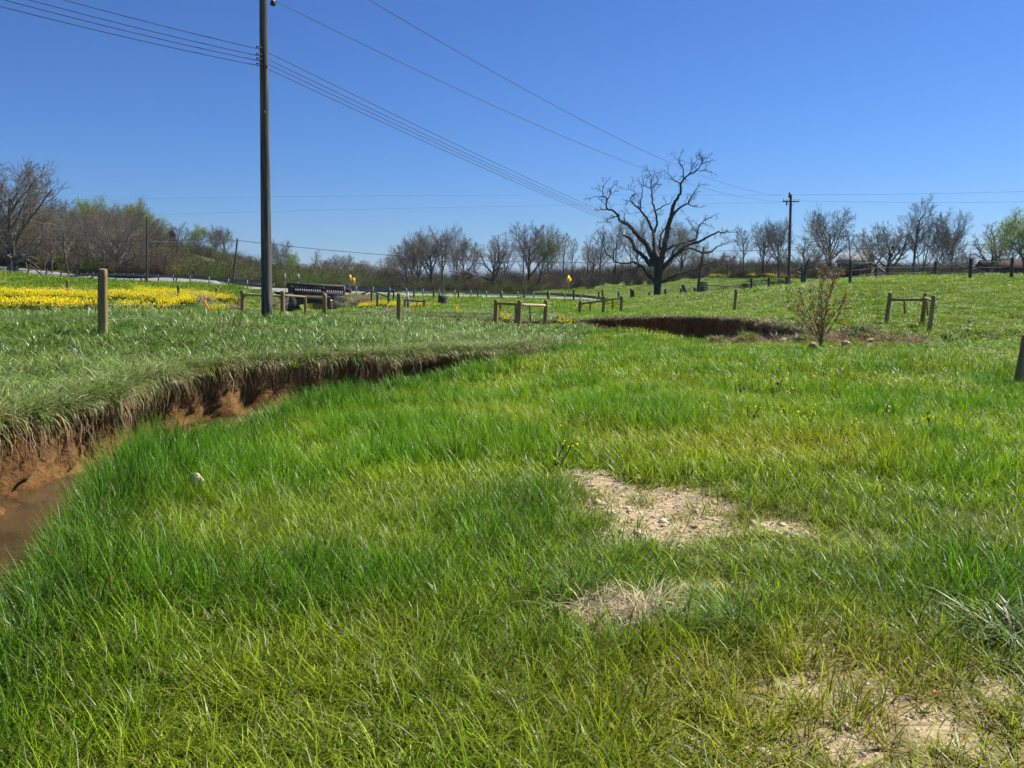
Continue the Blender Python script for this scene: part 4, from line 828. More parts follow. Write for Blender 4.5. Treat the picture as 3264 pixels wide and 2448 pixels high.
# ================================================================== BRIDGE
og = (br0 + br1) / 2; og[2] = gz(og[0], og[1] - 1); bt = thing('road_bridge', 'dark concrete road bridge with a slotted parapet over the stream', 'bridge', og)
ux = (br1 - br0); Lb = np.hypot(ux[0], ux[1]); ang = math.atan2(ux[1], ux[0]); bt.rotation_euler = (0, 0, ang); ztop = br0[2] - og[2]; zdrop = (br1[2] - br0[2])
def bp_(name, mat, fn, parent=None):
    mb = MB(); fn(mb); mb.v = [v + np.column_stack([v[:, 0] * 0, v[:, 0] * 0, zdrop * (v[:, 0] / Lb + .5)]) for v in mb.v]; return mb.build(name, mat, parent or bt)
hL = Lb / 2; zt = ztop; y0 = 0.0
slots = [(-hL + .85 + i * .235) for i in range(12)]; slots += [(slots[-1] + .78 + i * .235) for i in range(12)]
def parapet(mb, yy=0.0):
    mb.box((0, yy, zt - .13), (Lb, .22, .22)); mb.box((0, yy, zt - .97), (Lb, .22, .46))       # top beam and lower beam around the slots
    e = [-hL] + [v for sx in slots for v in (sx - .05, sx + .05)] + [hL]
    for k in range(0, len(e), 2): mb.box(((e[k] + e[k + 1]) / 2, yy, zt - .49), (e[k + 1] - e[k] + .0, .2, .50))
bp_('parapet', m_conc, parapet); bp_('far_parapet', m_conc, lambda mb: parapet(mb, 7.8)).name = 'parapet'
bp_('coping', m_conct, lambda mb: mb.box((0, 0, zt + .012), (Lb + .12, .30, .07))); bp_('coping', m_conct, lambda mb: mb.box((0, 7.8, zt + .012), (Lb + .12, .30, .07)))
bp_('deck', m_conc, lambda mb: mb.box((0, 3.9, zt - 1.28), (Lb, 7.6, .26)))
bp_('fascia_beam', m_conc, lambda mb: mb.box((0, -.03, zt - 1.42), (Lb - .3, .24, .48)))
bp_('pedestal', m_conct, lambda mb: mb.box((hL + .03, .0, zt - .58), (.09, .28, .95)))
def abut(sx, w):
    def fn(mb): mb.box((sx, 3.8, zt - 2.25), (w, 8.0, 2.3))
    return fn
bp_('abutment', m_conc, abut(-hL + .42, .9)); bp_('abutment', m_conc, abut(hL - .75, 1.5))
def arch(mb):      # shallow concrete arch soffit between the abutments
    n_ = 14; xa, xb = -hL + .85, hL - 1.48; X = np.linspace(xa, xb, n_); Zs = zt - 2.42 + .34 * np.sin(np.linspace(0, math.pi, n_)); V = []
    for x, z in zip(X, Zs): V += [(x, -.06, z), (x, -.06, zt - 1.63), (x, 7.8, z), (x, 7.8, zt - 1.63)]
    f = []
    for k in range(n_ - 1):
        a = 4 * k; c = a + 4; f += [(a, c, c + 1, a + 1), (a + 2, a + 3, c + 3, c + 2), (a, a + 2, c + 2, c)]
    mb.add(V, [f])
bp_('arch', m_conc, arch)
def wing(s, x0, x1, z0, z1, yo):      # sloping wing wall with a lit top edge
    def fn(mb):
        V = []
        for x, z, yy in ((x0, z0, -.05), (x1, z1, yo)): V += [(x, yy, -1.0), (x, yy, z), (x, yy + .28, z), (x, yy + .28, -1.0)]
        mb.add(V, [[(0, 4, 5, 1), (1, 5, 6, 2), (2, 6, 7, 3), (0, 1, 2, 3), (4, 7, 6, 5)]])
    return fn
bp_('wing_wall', m_conc, wing(1, hL - 1.5, hL + 1.3, zt - 1.3, zt - 2.65, -2.2)); bp_('wing_wall', m_conc, wing(-1, -hL + .5, -hL - .9, zt - 1.05, zt - 1.9, -1.3))
def wcap(x0, x1, z0, z1, yo):
    def fn(mb):
        V = []
        for x, z, yy in ((x0, z0, -.05), (x1, z1, yo)): V += [(x, yy - .05, z + .01), (x, yy - .05, z + .09), (x, yy + .33, z + .09), (x, yy + .33, z + .01)]
        mb.add(V, [[(0, 4, 5, 1), (1, 5, 6, 2), (2, 6, 7, 3), (3, 7, 4, 0), (0, 1, 2, 3), (4, 7, 6, 5)]])
    return fn
bp_('wing_coping', m_conct, wcap(hL - 1.5, hL + 1.3, zt - 1.3, zt - 2.65, -2.2)); bp_('wing_coping', m_conct, wcap(-hL + .5, -hL - .9, zt - 1.05, zt - 1.9, -1.3))

# ================================================================== SIGNS
def sign_frame(label, px, Y, pyc, rz, name='road_sign', group=None, lean=0):
    b_ = ground_pt(px, Y); t = thing(name, label, 'sign', b_, rz, group); h = P(px, pyc, Y).z - b_[2]; return t, h
def marker(label, px, Y, y0, y1, rz, w=.32, lean=0, flip=1):
    t, h = sign_frame(label, px, Y, (y0 + y1) / 2, rz); H = P(px, y0, Y).z - P(px, y1, Y).z
    mb = MB(); mb.box((0, .03, (h - H / 2) / 2), (.06, .04, h - H / 2 + .6)); mb.build('post', m_steelp, t)
    mb = MB(); mb.box((0, 0, h), (w, .008, H)); mb.build('panel', m_ybl, t)
    for k in range(5):
        zc = h - H / 2 + H * (k + .3) / 5; mb = MB(); s_ = w * .42 * flip; V = [(-w / 2, -.008, zc - s_ * .5), (w / 2, -.008, zc + s_ * .5), (w / 2, -.008, zc + s_ * .5 + H * .085), (-w / 2, -.008, zc - s_ * .5 + H * .085)]
        V = [(a, b__, min(max(c, h - H / 2), h + H / 2)) for a, b__, c in V]; mb.add(V, [[(0, 1, 2, 3)]]); mb.build('stripe', m_blk, t)
    t.rotation_euler = (0, lean, rz); return t
marker('slim striped object marker leaning beside the bridge parapet', 1114, 97.6, 876, 901, R(48), .34, R(5)); marker('upright striped object marker across the road by the bridge', 1129, 106.5, 886, 908, R(40), .4)
for l_, px, Y, y0, w, rz in (('narrow grey sign seen from behind near the bridge parapet', 911, 97, 872, .16, R(70)), ('grey sign back above the bridge parapet', 953, 106, 872, .2, R(55))):
    t, h = sign_frame(l_, px, Y, y0 + 12, rz); mb = MB(); mb.box((0, .03, h / 2 - .2), (.06, .04, h + .9)); mb.build('post', m_steelp, t); mb = MB(); mb.box((0, 0, h), (w * 1.6, .008, .8)); mb.build('panel', m_alu, t)
t, h = sign_frame('yellow diamond curve sign with a black arrow beyond the guardrail', 1813, 116, 891, R(46), 'curve_sign')
mb = MB(); mb.box((0, .03, h / 2 - .3), (.07, .05, h + .9)); mb.build('post', m_steelp, t)
D = .60; mb = MB(); mb.add([(0, -.006, h - D), (D, -.006, h), (0, -.006, h + D), (-D, -.006, h), (0, .006, h - D), (D, .006, h), (0, .006, h + D), (-D, .006, h)], [[(0, 1, 2, 3), (7, 6, 5, 4), (0, 4, 5, 1), (1, 5, 6, 2), (2, 6, 7, 3), (3, 7, 4, 0)]]); mb.build('panel', m_ybl, t)
e = D * .94; i_ = D * .89; mb = MB(); mb.add([(0, -.010, h - e), (e, -.010, h), (0, -.010, h + e), (-e, -.010, h), (0, -.010, h - i_), (i_, -.010, h), (0, -.010, h + i_), (-i_, -.010, h)], [[(0, 1, 5, 4), (1, 2, 6, 5), (2, 3, 7, 6), (3, 0, 4, 7)]]); mb.build('border', m_blk, t)
pts = [(-.09, -.30), (-.09, -.12), (-.06, .0), (.0, .09), (.06, .15)]; mb = MB(); V = []; wv = .055
for k, (a, c) in enumerate(pts):
    d0 = np.array(pts[min(k + 1, 4)]) - np.array(pts[max(k - 1, 0)]); d0 = d0 / np.linalg.norm(d0); nn = np.array((-d0[1], d0[0])) * wv; V += [(a + nn[0], -.010, h + c + nn[1]), (a - nn[0], -.010, h + c - nn[1])]
mb.add(V, [[(2 * k, 2 * k + 1, 2 * k + 3, 2 * k + 2) for k in range(4)]]); mb.add([(.17, -.0101, h + .29), (-.045, -.0101, h + .20), (.13, -.0101, h + .04)], [[(0, 1, 2)]]); mb.build('arrow', m_blk, t)

# ================================================================== BARNS
def barn(label, px, Y, L, W, He, Hr, rz, wall, roof, base_py=None):
    b_ = ground_pt(px, Y)
    if base_py is not None: b_[2] = min(b_[2], P(px, base_py, Y).z)
    t = thing('barn', label, 'barn', b_, rz); x, y = L / 2, W / 2; o_ = .25
    mb = MB(); mb.add([(-x, -y, -.5), (x, -y, -.5), (x, y, -.5), (-x, y, -.5), (-x, -y, He), (x, -y, He), (x, y, He), (-x, y, He), (-x, 0, Hr), (x, 0, Hr)], [[(0, 1, 5, 4), (2, 3, 7, 6)], [(3, 0, 4, 8, 7), (1, 2, 6, 9, 5)]]); w = mb.build('wall', wall, t)
    nb_ = int(L / .3); me = None
    for side in (-1, 1):
        for k in range(nb_):
            if me is None:
                mb = MB(); mb.box((0, 0, He / 2), (L / nb_ - .025, .03, He - .04)); me = mb.mesh('barn_board'); me.materials.append(wall)
            o = bpy.data.objects.new('board', me); link(o, w); o.location = (-x + (k + .5) * L / nb_, side * (y + .016), 0)
    for s in (-1, 1):
        dz = (Hr - He) / y * o_; mb = MB(); a = [(-x - o_, s * (y + o_), He - dz + .02), (x + o_, s * (y + o_), He - dz + .02), (x + o_, 0, Hr + .03), (-x - o_, 0, Hr + .03)]; V = a + [(p, q, r + .06) for p, q, r in a]
        f = [(0, 1, 2, 3), (7, 6, 5, 4), (0, 4, 5, 1), (1, 5, 6, 2), (2, 6, 7, 3), (3, 7, 4, 0)]; mb.add(V, [f if s < 0 else [q[::-1] for q in f]]); mb.build('roof', roof, t)
    return t, x, y
m_red = mat_noise('faded_red_boards', [(.3, (.075, .022, .02)), (.55, (.14, .045, .04)), (.75, (.2, .085, .075))], 2.5, .9, .2, (1, 1, .1)); m_tin = mat_noise('tin_roof', [(.35, (.13, .135, .13)), (.65, (.2, .2, .19))], 2, .8, .1)
m_brown = mat_noise('rusty_roof', [(.35, (.045, .024, .018)), (.65, (.075, .042, .032))], 2, .95, .1, spec=.1); m_dkw = mat_noise('dark_barn_boards', [(.35, (.035, .022, .018)), (.65, (.075, .05, .04))], 3, .9, .2); m_trim = mat_noise('white_trim', [(.4, (.68, .68, .66)), (.6, (.78, .78, .76))], 3, .7, 0)
t, x, y = barn('small red barn with a pale tin roof behind the line of trees', 2722, 165, 5.4, 4.8, 2.9, 4.3, R(-33), m_red, m_tin, 878)
mb = MB(); mb.box((-x - .03, -.55, 1.6), (.06, 1.1, 1.7)); mb.build('door_opening', m_blk, t); 
for s in (-1, 1):
    mb = MB(); mb.tube([(-x - .27, s * (y + .27), 2.9 - .12), (-x - .27, 0, 4.37)], .07, 4); mb.build('trim', m_trim, t)
mb = MB(); mb.box((0, -y - .28, 2.72), (5.9, .06, .14)); mb.build('trim', m_trim, t)
barn('long dark shed with a rusty roof behind the field crest', 3205, 128, 7, 4.2, 2.3, 3.3, R(-12), m_dkw, m_brown, 880)

# ================================================================== GATE WITH STACKED TIE PILLARS
def tie_pillar(label, px0, px1, Y, pytop, n_):
    c = ground_pt((px0 + px1) / 2, Y); t = thing('gate_pillar', label, 'pillar', c, R(8)); w = (px1 - px0) / FPX * Y; H = P(px0, pytop, Y).z - c[2]; g = np.random.default_rng(px0)
    for k in range(n_):
        mb = MB(); hh = (H + .1) / n_; mb.box((g.normal(0, .015), g.normal(0, .015), -.1 + hh * (k + .5)), (w * g.uniform(.95, 1.04), w * .8 * g.uniform(.95, 1.04), hh - .015), Matrix.Rotation(g.normal(0, .03), 3, 'Z')); mb.build('tie', m_old, t)
    return t
tie_pillar('tall pillar of stacked dark ties at the lane gate', 2228, 2252, 84, 898, 6); tie_pillar('low pillar of stacked dark ties at the lane gate', 2366, 2392, 84, 904, 4)
lone_post('grey gate post with a slanting stay beside the low tie pillar', 2394, 2395, 886, 83.5, .11, m_old, 140); pole_between('brace_rail', 'slanting stay of the gate post by the low tie pillar', P(2425, 926, 83.5), P(2396, 902, 83.5), .06, m_old, 'fence rail')
og = ground_pt(2255, 83.4); gt_ = thing('field_gate', 'thin rusty pipe gate hung between the tie pillars', 'gate', og); m_rust = mat_noise('rusty_pipe', [(.4, (.06, .045, .03)), (.6, (.12, .085, .055))], 5, .7, .1)
for nm, a, b_ in (('top_rail', (2254, 909), (2363, 914)), ('end_post', (2362, 928), (2362, 910)), ('upright', (2307, 930), (2307, 911)), ('diagonal', (2307, 912), (2268, 934)), ('diagonal', (2308, 912), (2332, 929)), ('hinge_post', (2254, 936), (2254, 902))):
    mb = MB(); mb.tube([np.array(P(*a, 83.4)) - og, np.array(P(*b_, 83.4)) - og], .035, 8); mb.build(nm, m_rust, gt_, True)

# ================================================================== TREES
class Skel:
    """branches of one tree, grouped so that tubes can be built in bulk"""
    def __init__(s): s.b = {}; s.tips = []
    def add(s, pts, rad, level):
        n = len(pts); r = rad[0]; sides = 10 if r > .2 else 7 if r > .09 else 5 if r > .035 else 3
        s.b.setdefault((0 if level == 0 else 1, n, sides), []).append((pts, rad))
    def mb(s, part):
        mb = MB(); any_ = False
        for (p, n, sides), L in s.b.items():
            if p != part: continue
            v, q = tube_arrays(np.array([a for a, _ in L]), np.array([r for _, r in L]), sides); mb.add(v, [q]); any_ = True
        return mb if any_ else None
def grow(sk, g, p, d, L, r, level, prm):
    """one branch with its children; prm per level: (segments, wander, upturn, children, first child at, child angle, child length, child radius)"""
    seg, wan, up, nch, t0, ang, lr, rr = prm[level]; pts = [p]; dd = d / np.linalg.norm(d); rad = [r]; dirs = [dd]
    for k in range(seg):
        dd = dd + g.normal(0, wan, 3) + np.array((0, 0, up)); dd /= np.linalg.norm(dd); pts.append(pts[-1] + dd * L / seg); rad.append(r * (1 - .72 * (k + 1) / seg) if level < len(prm) - 1 else r * (1 - .6 * (k + 1) / seg)); dirs.append(dd)
    pts = np.array(pts); sk.add(pts, np.array(rad), level)
    if level == len(prm) - 1: sk.tips.append((pts[-1], dirs[-1])); return
    az = g.random() * 6.28
    for c in range(nch if level else nch):
        t = t0 + (1 - t0) * (c + g.random() * .8) / nch; t = min(t, .98); i = min(int(t * seg), seg - 1); f = t * seg - i; q = pts[i] * (1 - f) + pts[i + 1] * f; dm = dirs[i + 1]
        az += 2.4 + g.normal(0, .5); a = ang * (.75 + .5 * g.random()) * (1 - .25 * t); ref = np.array((0, 0, 1.)) if abs(dm[2]) < .9 else np.array((1., 0, 0)); u = np.cross(dm, ref); u /= np.linalg.norm(u); w = np.cross(dm, u)
        nd_ = dm * math.cos(a) + (u * math.cos(az) + w * math.sin(az)) * math.sin(a); rc = (r * (1 - .72 * t)) * rr
        grow(sk, g, q, nd_, L * lr * (1.12 - .55 * t) * (.75 + .5 * g.random()), max(rc, .0125 if level > 1 else .02), level + 1, prm)
    if level: sk.tips.append((pts[-1], dirs[-1]))
#            seg wander up  n  t0  angle len  rad
KIND = {
 'round':  (4.4, .21, [(6, .03, .0, 11, .30, .95, .92, .62), (6, .10, .09, 7, .22, .80, .55, .6), (5, .13, .05, 6, .15, .75, .55, .62), (4, .17, .03, 5, .15, .65, .6, .7), (3, .2, .02, 0, 0, 0, 0, 0)]),
 'vase':   (4.6, .19, [(5, .03, .0, 8, .35, .62, 1.15, .66), (7, .08, .07, 7, .25, .62, .52, .6), (5, .11, .06, 6, .15, .65, .5, .62), (4, .15, .04, 5, .15, .65, .55, .7), (3, .2, .03, 0, 0, 0, 0, 0)]),
 'tall':   (8.0, .17, [(9, .03, .0, 15, .38, .80, .42, .5), (5, .10, .10, 6, .22, .70, .55, .6), (4, .13, .06, 5, .15, .7, .5, .62), (3, .16, .04, 5, .15, .65, .6, .7), (3, .2, .03, 0, 0, 0, 0, 0)]),
 'spread': (3.2, .30, [(4, .05, .0, 8, .40, 1.1, 1.55, .68), (8, .15, .06, 8, .2, .85, .45, .6), (5, .17, .05, 6, .15, .8, .5, .62), (4, .19, .04, 5, .15, .7, .55, .7), (3, .22, .03, 0, 0, 0, 0, 0)]),
 'thin':   (8.2, .11, [(10, .04, .0, 16, .28, .70, .27, .5), (5, .11, .11, 6, .2, .65, .5, .6), (4, .14, .07, 5, .15, .65, .55, .7), (3, .18, .05, 0, 0, 0, 0, 0)]),
}
def leaf_cards(tips, g, per, size, spread, rnd_lo=0, rnd_hi=.9):
    """small folded leaf faces scattered about the twig ends"""
    T = np.array([t for t, _ in tips]); n = len(T) * per; c = np.repeat(T, per, 0) + g.normal(0, spread, (n, 3)); u = g.normal(0, 1, (n, 3)); u /= np.linalg.norm(u, axis=1)[:, None]; w = np.cross(u, g.normal(0, 1, (n, 3))); w /= np.linalg.norm(w, axis=1)[:, None] + 1e-9; s = size * (.6 + .8 * g.random(n))[:, None]
    V = np.stack([c - u * s, c + w * s * .55, c + u * s, c - w * s * .55], 1).reshape(-1, 3); mb = MB(); mb.add(V, [np.arange(4 * n).reshape(-1, 4)], rnd=np.repeat(rnd_lo + (rnd_hi - rnd_lo) * g.random(n), 4), hgt=np.full(4 * n, .6)); return mb
m_lgreen = mat_leaf('young_green_leaves', (.26, .36, .06), .5, .5, .3, False); m_lolive = mat_leaf('olive_buds', (.17, .17, .045), .4, .6, .2, False); m_lyell = mat_leaf('yellow_green_buds', (.22, .235, .07), .4, .6, .2, False); m_lred = mat_leaf('reddish_buds', (.17, .075, .045), .35, .6, .2, False)
PROTO = {}
def tree_proto(key, kind, seed, bark=m_bark, twig=m_twig, leaf=None, per=2, lsize=.09, lspread=.22, lean=(0, 0), multi=1):
    g = np.random.default_rng(seed); Lt, r, prm = KIND[kind]; sk = Skel()
    for k in range(multi):
        a = g.random() * 6.28; d = np.array((lean[0], lean[1], 1.0)) + (np.array((math.cos(a), math.sin(a), 0)) * (.28 if multi > 1 else .02)); grow(sk, g, np.array((.25 * math.cos(a) * (multi > 1), .25 * math.sin(a) * (multi > 1), -.4)), d, Lt * (1 if multi == 1 else .9 + .2 * g.random()), r * (1 if multi == 1 else .7), 0, prm)
    tr, cr = sk.mb(0).mesh(key + '_trunk', True), sk.mb(1).mesh(key + '_crown', True); tr.materials.append(bark); cr.materials.append(twig); lf = None
    if leaf:
        lf = leaf_cards(sk.tips, g, per, lsize, lspread).mesh(key + '_leaves'); lf.materials.append(leaf)
    co = np.empty(len(cr.vertices) * 3); cr.vertices.foreach_get('co', co); co = co.reshape(-1, 3)
    PROTO[key] = (tr, cr, lf, np.percentile(co[:, 2], 99.6), np.percentile(np.abs(co[:, :2]), 98)); print(key, len(cr.polygons), len(lf.polygons) if lf else 0, PROTO[key][3:])
for key, kind, seed, kw in [('round_a', 'round', 1, {}), ('round_b', 'round', 2, dict(twig=m_twigr)), ('vase_a', 'vase', 3, {}), ('vase_b', 'vase', 4, dict(twig=m_twigr)), ('tall_a', 'tall', 5, {}), ('spread_a', 'spread', 6, dict(bark=m_barkd)), ('spread_b', 'spread', 7, {}), ('thin_a', 'thin', 8, {}), ('thin_b', 'thin', 9, dict(leaf=m_lyell, per=2, lsize=.04)),
                        ('multi_a', 'vase', 10, dict(multi=3)), ('lean_a', 'vase', 11, dict(lean=(.45, 0), multi=2, bark=m_barkd)), ('bud_a', 'round', 12, dict(leaf=m_lolive, per=2, lsize=.045)), ('bud_b', 'vase', 13, dict(leaf=m_lyell, per=3, lsize=.045, lean=(.3, 0))), ('leaf_a', 'round', 14, dict(leaf=m_lgreen, per=4, lsize=.055, lspread=.25)), ('red_a', 'vase', 15, dict(leaf=m_lred, per=2, lsize=.04, twig=m_twigr))]:
    tree_proto(key, kind, seed, **kw)
tg = np.random.default_rng(77)
def tree(key, px, Y, pytop, label, group=None, wide=1.0, rz=None, sink=0, x=None):
    tr, cr, lf, H, Rd = PROTO[key]; b_ = ground_pt(px, Y) if x is None else np.array([x, Y, gz(x, Y)]); h = P(px, pytop, Y).z - b_[2]; s = h / H
    t = thing('tree', label, 'tree', b_ - np.array((0, 0, sink)), tg.random() * 6.28 if rz is None else rz, group); t.scale = (s * wide, s * wide, s)
    o = bpy.data.objects.new('trunk', tr); link(o, t); c = bpy.data.objects.new('crown', cr); link(c, t)
    if lf: l = bpy.data.objects.new('leaves', lf); link(l, c)
    return t
# wood behind the road, centre
CEN = 'bare trees of the wood across the road'
for key, px, Y, top, w, lab, gr in [
    ('multi_a', 1336, 142, 738, 1.15, 'bare many-stemmed tree in the clump at the wood edge', CEN), ('round_a', 1377, 138, 735, 1.0, 'bare round crowned tree in the clump at the wood edge', CEN), ('vase_a', 1412, 140, 712, 1.0, 'tallest bare tree in the clump at the wood edge', None), ('vase_a', 1455, 145, 745, 1.0, 'bare vase shaped tree of the wood across the road', CEN), ('round_b', 1298, 150, 790, 1.1, 'brownish bare tree low at the wood edge', CEN),
    ('spread_b', 1572, 136, 742, 1.0, 'broad bare tree with rising limbs standing between two clumps', None), ('thin_a', 1516, 145, 768, 1.2, 'thin bare tree of the wood across the road', CEN), ('round_a', 1686, 140, 708, .95, 'tall round crowned bare tree behind the curve sign fence', None), ('thin_a', 1660, 143, 745, 1.3, 'thin bare tree of the wood across the road', CEN), ('bud_b', 1712, 137, 730, .95, 'leaning tree hazy with yellow green buds', None),
    ('thin_b', 1800, 142, 742, 1.2, 'thin tree with pale buds in the wood across the road', CEN), ('thin_b', 1828, 147, 760, 1.2, 'thin tree with pale buds in the wood across the road', CEN), ('thin_a', 1868, 140, 738, 1.3, 'thin bare tree of the wood across the road', CEN), ('tall_a', 1912, 144, 716, .9, 'tall straight bare tree of the wood across the road', CEN), ('tall_a', 1960, 140, 702, .8, 'tall straight bare tree of the wood across the road', CEN),
    ('vase_b', 2030, 146, 692, .9, 'bare tree of the wood showing behind the great tree', CEN), ('bud_a', 2168, 150, 708, .9, 'rusty budding tree showing behind the great tree', None), ('round_b', 2110, 152, 745, 1, 'bare tree of the wood showing behind the great tree', CEN), ('thin_a', 2010, 150, 740, 1.3, 'thin bare tree of the wood across the road', CEN),
    ('thin_a', 2260, 150, 765, 1.3, 'thin bare tree of the wood across the road', CEN), ('round_b', 1260, 165, 800, 1.1, 'brownish bare tree low at the wood edge', CEN), ('round_a', 1480, 160, 760, 1, 'bare round crowned tree deep in the wood', CEN), ('vase_b', 1610, 162, 765, 1, 'bare vase shaped tree deep in the wood', CEN), ('round_b', 1750, 165, 775, 1, 'bare round crowned tree deep in the wood', CEN), ('round_a', 1890, 165, 780, 1.1, 'bare round crowned tree deep in the wood', CEN)]:
    tree(key, px, Y, top, lab, gr, w, rz=R(10) if key in ('bud_b', 'lean_a') else None)
RT = 'bare trees along the far edge of the sloping field'
for key, px, Y, top, w, lab, gr in [
    ('round_b', 2317, 132, 800, 1.2, 'low bare tree beyond the lane gate', RT), ('tall_a', 2368, 128, 718, 1.0, 'slim bare tree beyond the lane gate', RT), ('round_a', 2429, 126, 709, .75, 'upright bare tree beyond the stout posts', RT), ('round_a', 2480, 124, 695, .72, 'upright bare tree just beside the power pole', RT), ('spread_a', 2556, 118, 745, 1.15, 'gnarled dark tree with spreading limbs beside the power pole', None),
    ('round_a', 2643, 128, 664, .95, 'large bare tree with a full round crown near the red barn', None), ('thin_a', 2708, 132, 720, 1.5, 'thin bare tree in front of the red barn', RT), ('round_b', 2770, 130, 714, 1.0, 'bare tree leaning over the roof of the red barn', RT), ('spread_a', 2826, 122, 705, 1.05, 'dark spreading tree at the end of the red barn', None), ('tall_a', 2905, 120, 623, 1.1, 'tallest bare tree of the field edge', None),
    ('lean_a', 2930, 119, 678, 1.0, 'dark clump of stems leaning over beside the tallest tree', None), ('vase_a', 3032, 122, 668, .85, 'bare vase shaped tree beyond the leaning clump', None), ('spread_b', 3151, 112, 705, 1.05, 'spreading bare tree standing before the long shed', None), ('vase_b', 3000, 150, 735, 1.0, 'bare tree seen between the field edge trees', RT), ('round_b', 3080, 150, 800, 1.2, 'low bare tree seen between the field edge trees', RT), ('leaf_a', 3262, 74, 672, 1.15, 'broad tree in pale new leaf at the field corner', None),
    ('round_b', 2220, 140, 800, 1.2, 'low bare tree beyond the lane gate', RT), ('vase_b', 2590, 150, 790, 1.1, 'low bare tree seen between the field edge trees', RT), ('bud_a', 2665, 145, 850, 1.6, 'low olive bush like tree beside the red barn', None), ('round_b', 3220, 150, 760, 1.1, 'bare tree behind the long shed', None)]:
    tree(key, px, Y, top, lab, gr, w, rz=R(5) if key in ('bud_b', 'lean_a') else None)
LW = 'trees of the wood on the rising ground beyond the guardrail'
tree('round_a', 40, 126, 500, 'great bare tree towering over the wood edge', None, 1.0, R(40)); tree('vase_b', -60, 124, 560, 'large bare tree at the edge of the wood by the road', LW, 1.2)
for key, px, Y, top, w, lab, gr in [
    ('leaf_a', 295, 205, 640, .9, 'tree in fresh green leaf rising over the brown wood', None), ('bud_a', 430, 190, 660, .95, 'tall tree hazed with olive buds over the wood', None), ('leaf_a', 500, 240, 712, 1.0, 'pale green tree at the shoulder of the wood', None), ('leaf_a', 640, 290, 716, .9, 'round tree in bright new leaf on the hilltop', None), ('round_b', 690, 292, 716, .95, 'bare round tree on the hilltop beside the bright one', None), ('round_a', 722, 290, 726, .95, 'outer bare tree of the hilltop group', None), ('round_b', 572, 262, 706, .9, 'pale grey bare tree at the gap in the wood', None),
    ('spread_b', 385, 124, 690, .8, 'dark forked tree behind the cracked fence post', None), ('spread_a', 340, 126, 745, .8, 'dark crooked tree behind the cracked fence post', None), ('thin_a', 225, 122, 672, 1.4, 'slim dark trunk at the wood edge above the road', None), ('spread_a', 56, 124, 690, .9, 'dark leaning tree under the great bare tree', None), ('thin_a', 290, 128, 720, 1.4, 'slim bare tree of the wood edge', LW), ('round_b', 120, 135, 668, 1.0, 'brown bare tree of the rising wood', LW), ('round_b', 190, 150, 655, 1.0, 'brown bare tree of the rising wood', LW),
    ('red_a', 145, 128, 735, 1.0, 'reddish budding tree of the rising wood', LW), ('bud_a', 200, 140, 700, .9, 'olive budding tree of the rising wood', LW), ('red_a', 330, 150, 690, 1.0, 'reddish budding tree of the rising wood', LW), ('round_b', 250, 165, 668, 1.0, 'brown bare tree of the rising wood', LW), ('round_b', 360, 165, 682, 1.0, 'brown bare tree of the rising wood', LW), ('round_a', 470, 150, 705, 1.0, 'grey bare tree of the rising wood', LW), ('round_b', 420, 140, 740, 1.0, 'brown bare tree of the rising wood', LW), ('vase_b', 520, 160, 745, 1.0, 'brown bare tree of the rising wood', LW),
    ('bud_a', 160, 170, 645, 1.0, 'olive budding tree of the rising wood', LW), ('bud_a', 375, 180, 665, 1.0, 'olive budding tree of the rising wood', LW), ('leaf_a', 455, 200, 655, .9, 'green hazed tree over the middle of the brown wood', None), ('round_a', 230, 145, 680, 1.0, 'grey bare tree of the rising wood', LW), ('round_a', 310, 138, 715, 1.0, 'grey bare tree of the rising wood', LW), ('bud_a', 90, 130, 720, 1.0, 'olive budding tree of the rising wood', LW), ('tall_a', 415, 130, 715, 1.1, 'grey bare tree of the rising wood', LW), ('thin_a', 170, 124, 730, 1.5, 'slim bare tree of the wood edge', LW), ('bud_a', 0, 140, 690, 1.0, 'olive budding tree of the rising wood', LW), ('round_b', 80, 160, 665, 1.0, 'brown bare tree of the rising wood', LW), ('red_a', 480, 128, 800, 1.1, 'reddish budding tree of the rising wood', LW), ('round_b', 560, 150, 800, 1.1, 'brown bare tree of the rising wood', LW), ('red_a', 610, 140, 820, 1.1, 'reddish budding tree of the rising wood', LW), ('round_b', 660, 175, 835, 1.1, 'low brown bare tree below the grassy knoll', LW), ('round_a', 800, 150, 812, 1.0, 'brown bare tree behind the tall wooden pole', None), ('round_a', 900, 200, 765, .9, 'bare open crowned tree right of the tall wooden pole', None),
    ('leaf_a', 935, 240, 800, .8, 'small green topped tree beyond the road', None), ('thin_a', 1000, 205, 795, 1.5, 'thin dark tree over the scrub beyond the bridge', LW), ('round_b', 1045, 190, 815, 1.1, 'brown bare tree in the scrub beyond the bridge', LW), ('round_a', 1105, 195, 810, 1.1, 'grey bare tree in the scrub beyond the bridge', LW), ('bud_a', 1150, 170, 830, 1.1, 'olive budding tree in the scrub beyond the bridge', LW), ('round_b', 760, 180, 815, 1.1, 'brown bare tree in the scrub beyond the bridge', LW), ('spread_a', 1190, 140, 845, 1.1, 'low dark tree near the bridge', None), ('round_b', 1235, 155, 835, 1.1, 'low brown tree at the edge of the wood', LW), ('bud_a', 975, 160, 860, 1.2, 'low olive budding tree behind the bridge parapet', None), ('round_b', 860, 150, 850, 1.2, 'low brown tree behind the bridge', LW), ('bud_a', 720, 140, 860, 1.2, 'low olive budding tree behind the guardrail', LW)]:
    tree(key, px, Y, top - (16 if px < 560 else 0), lab, gr, w)
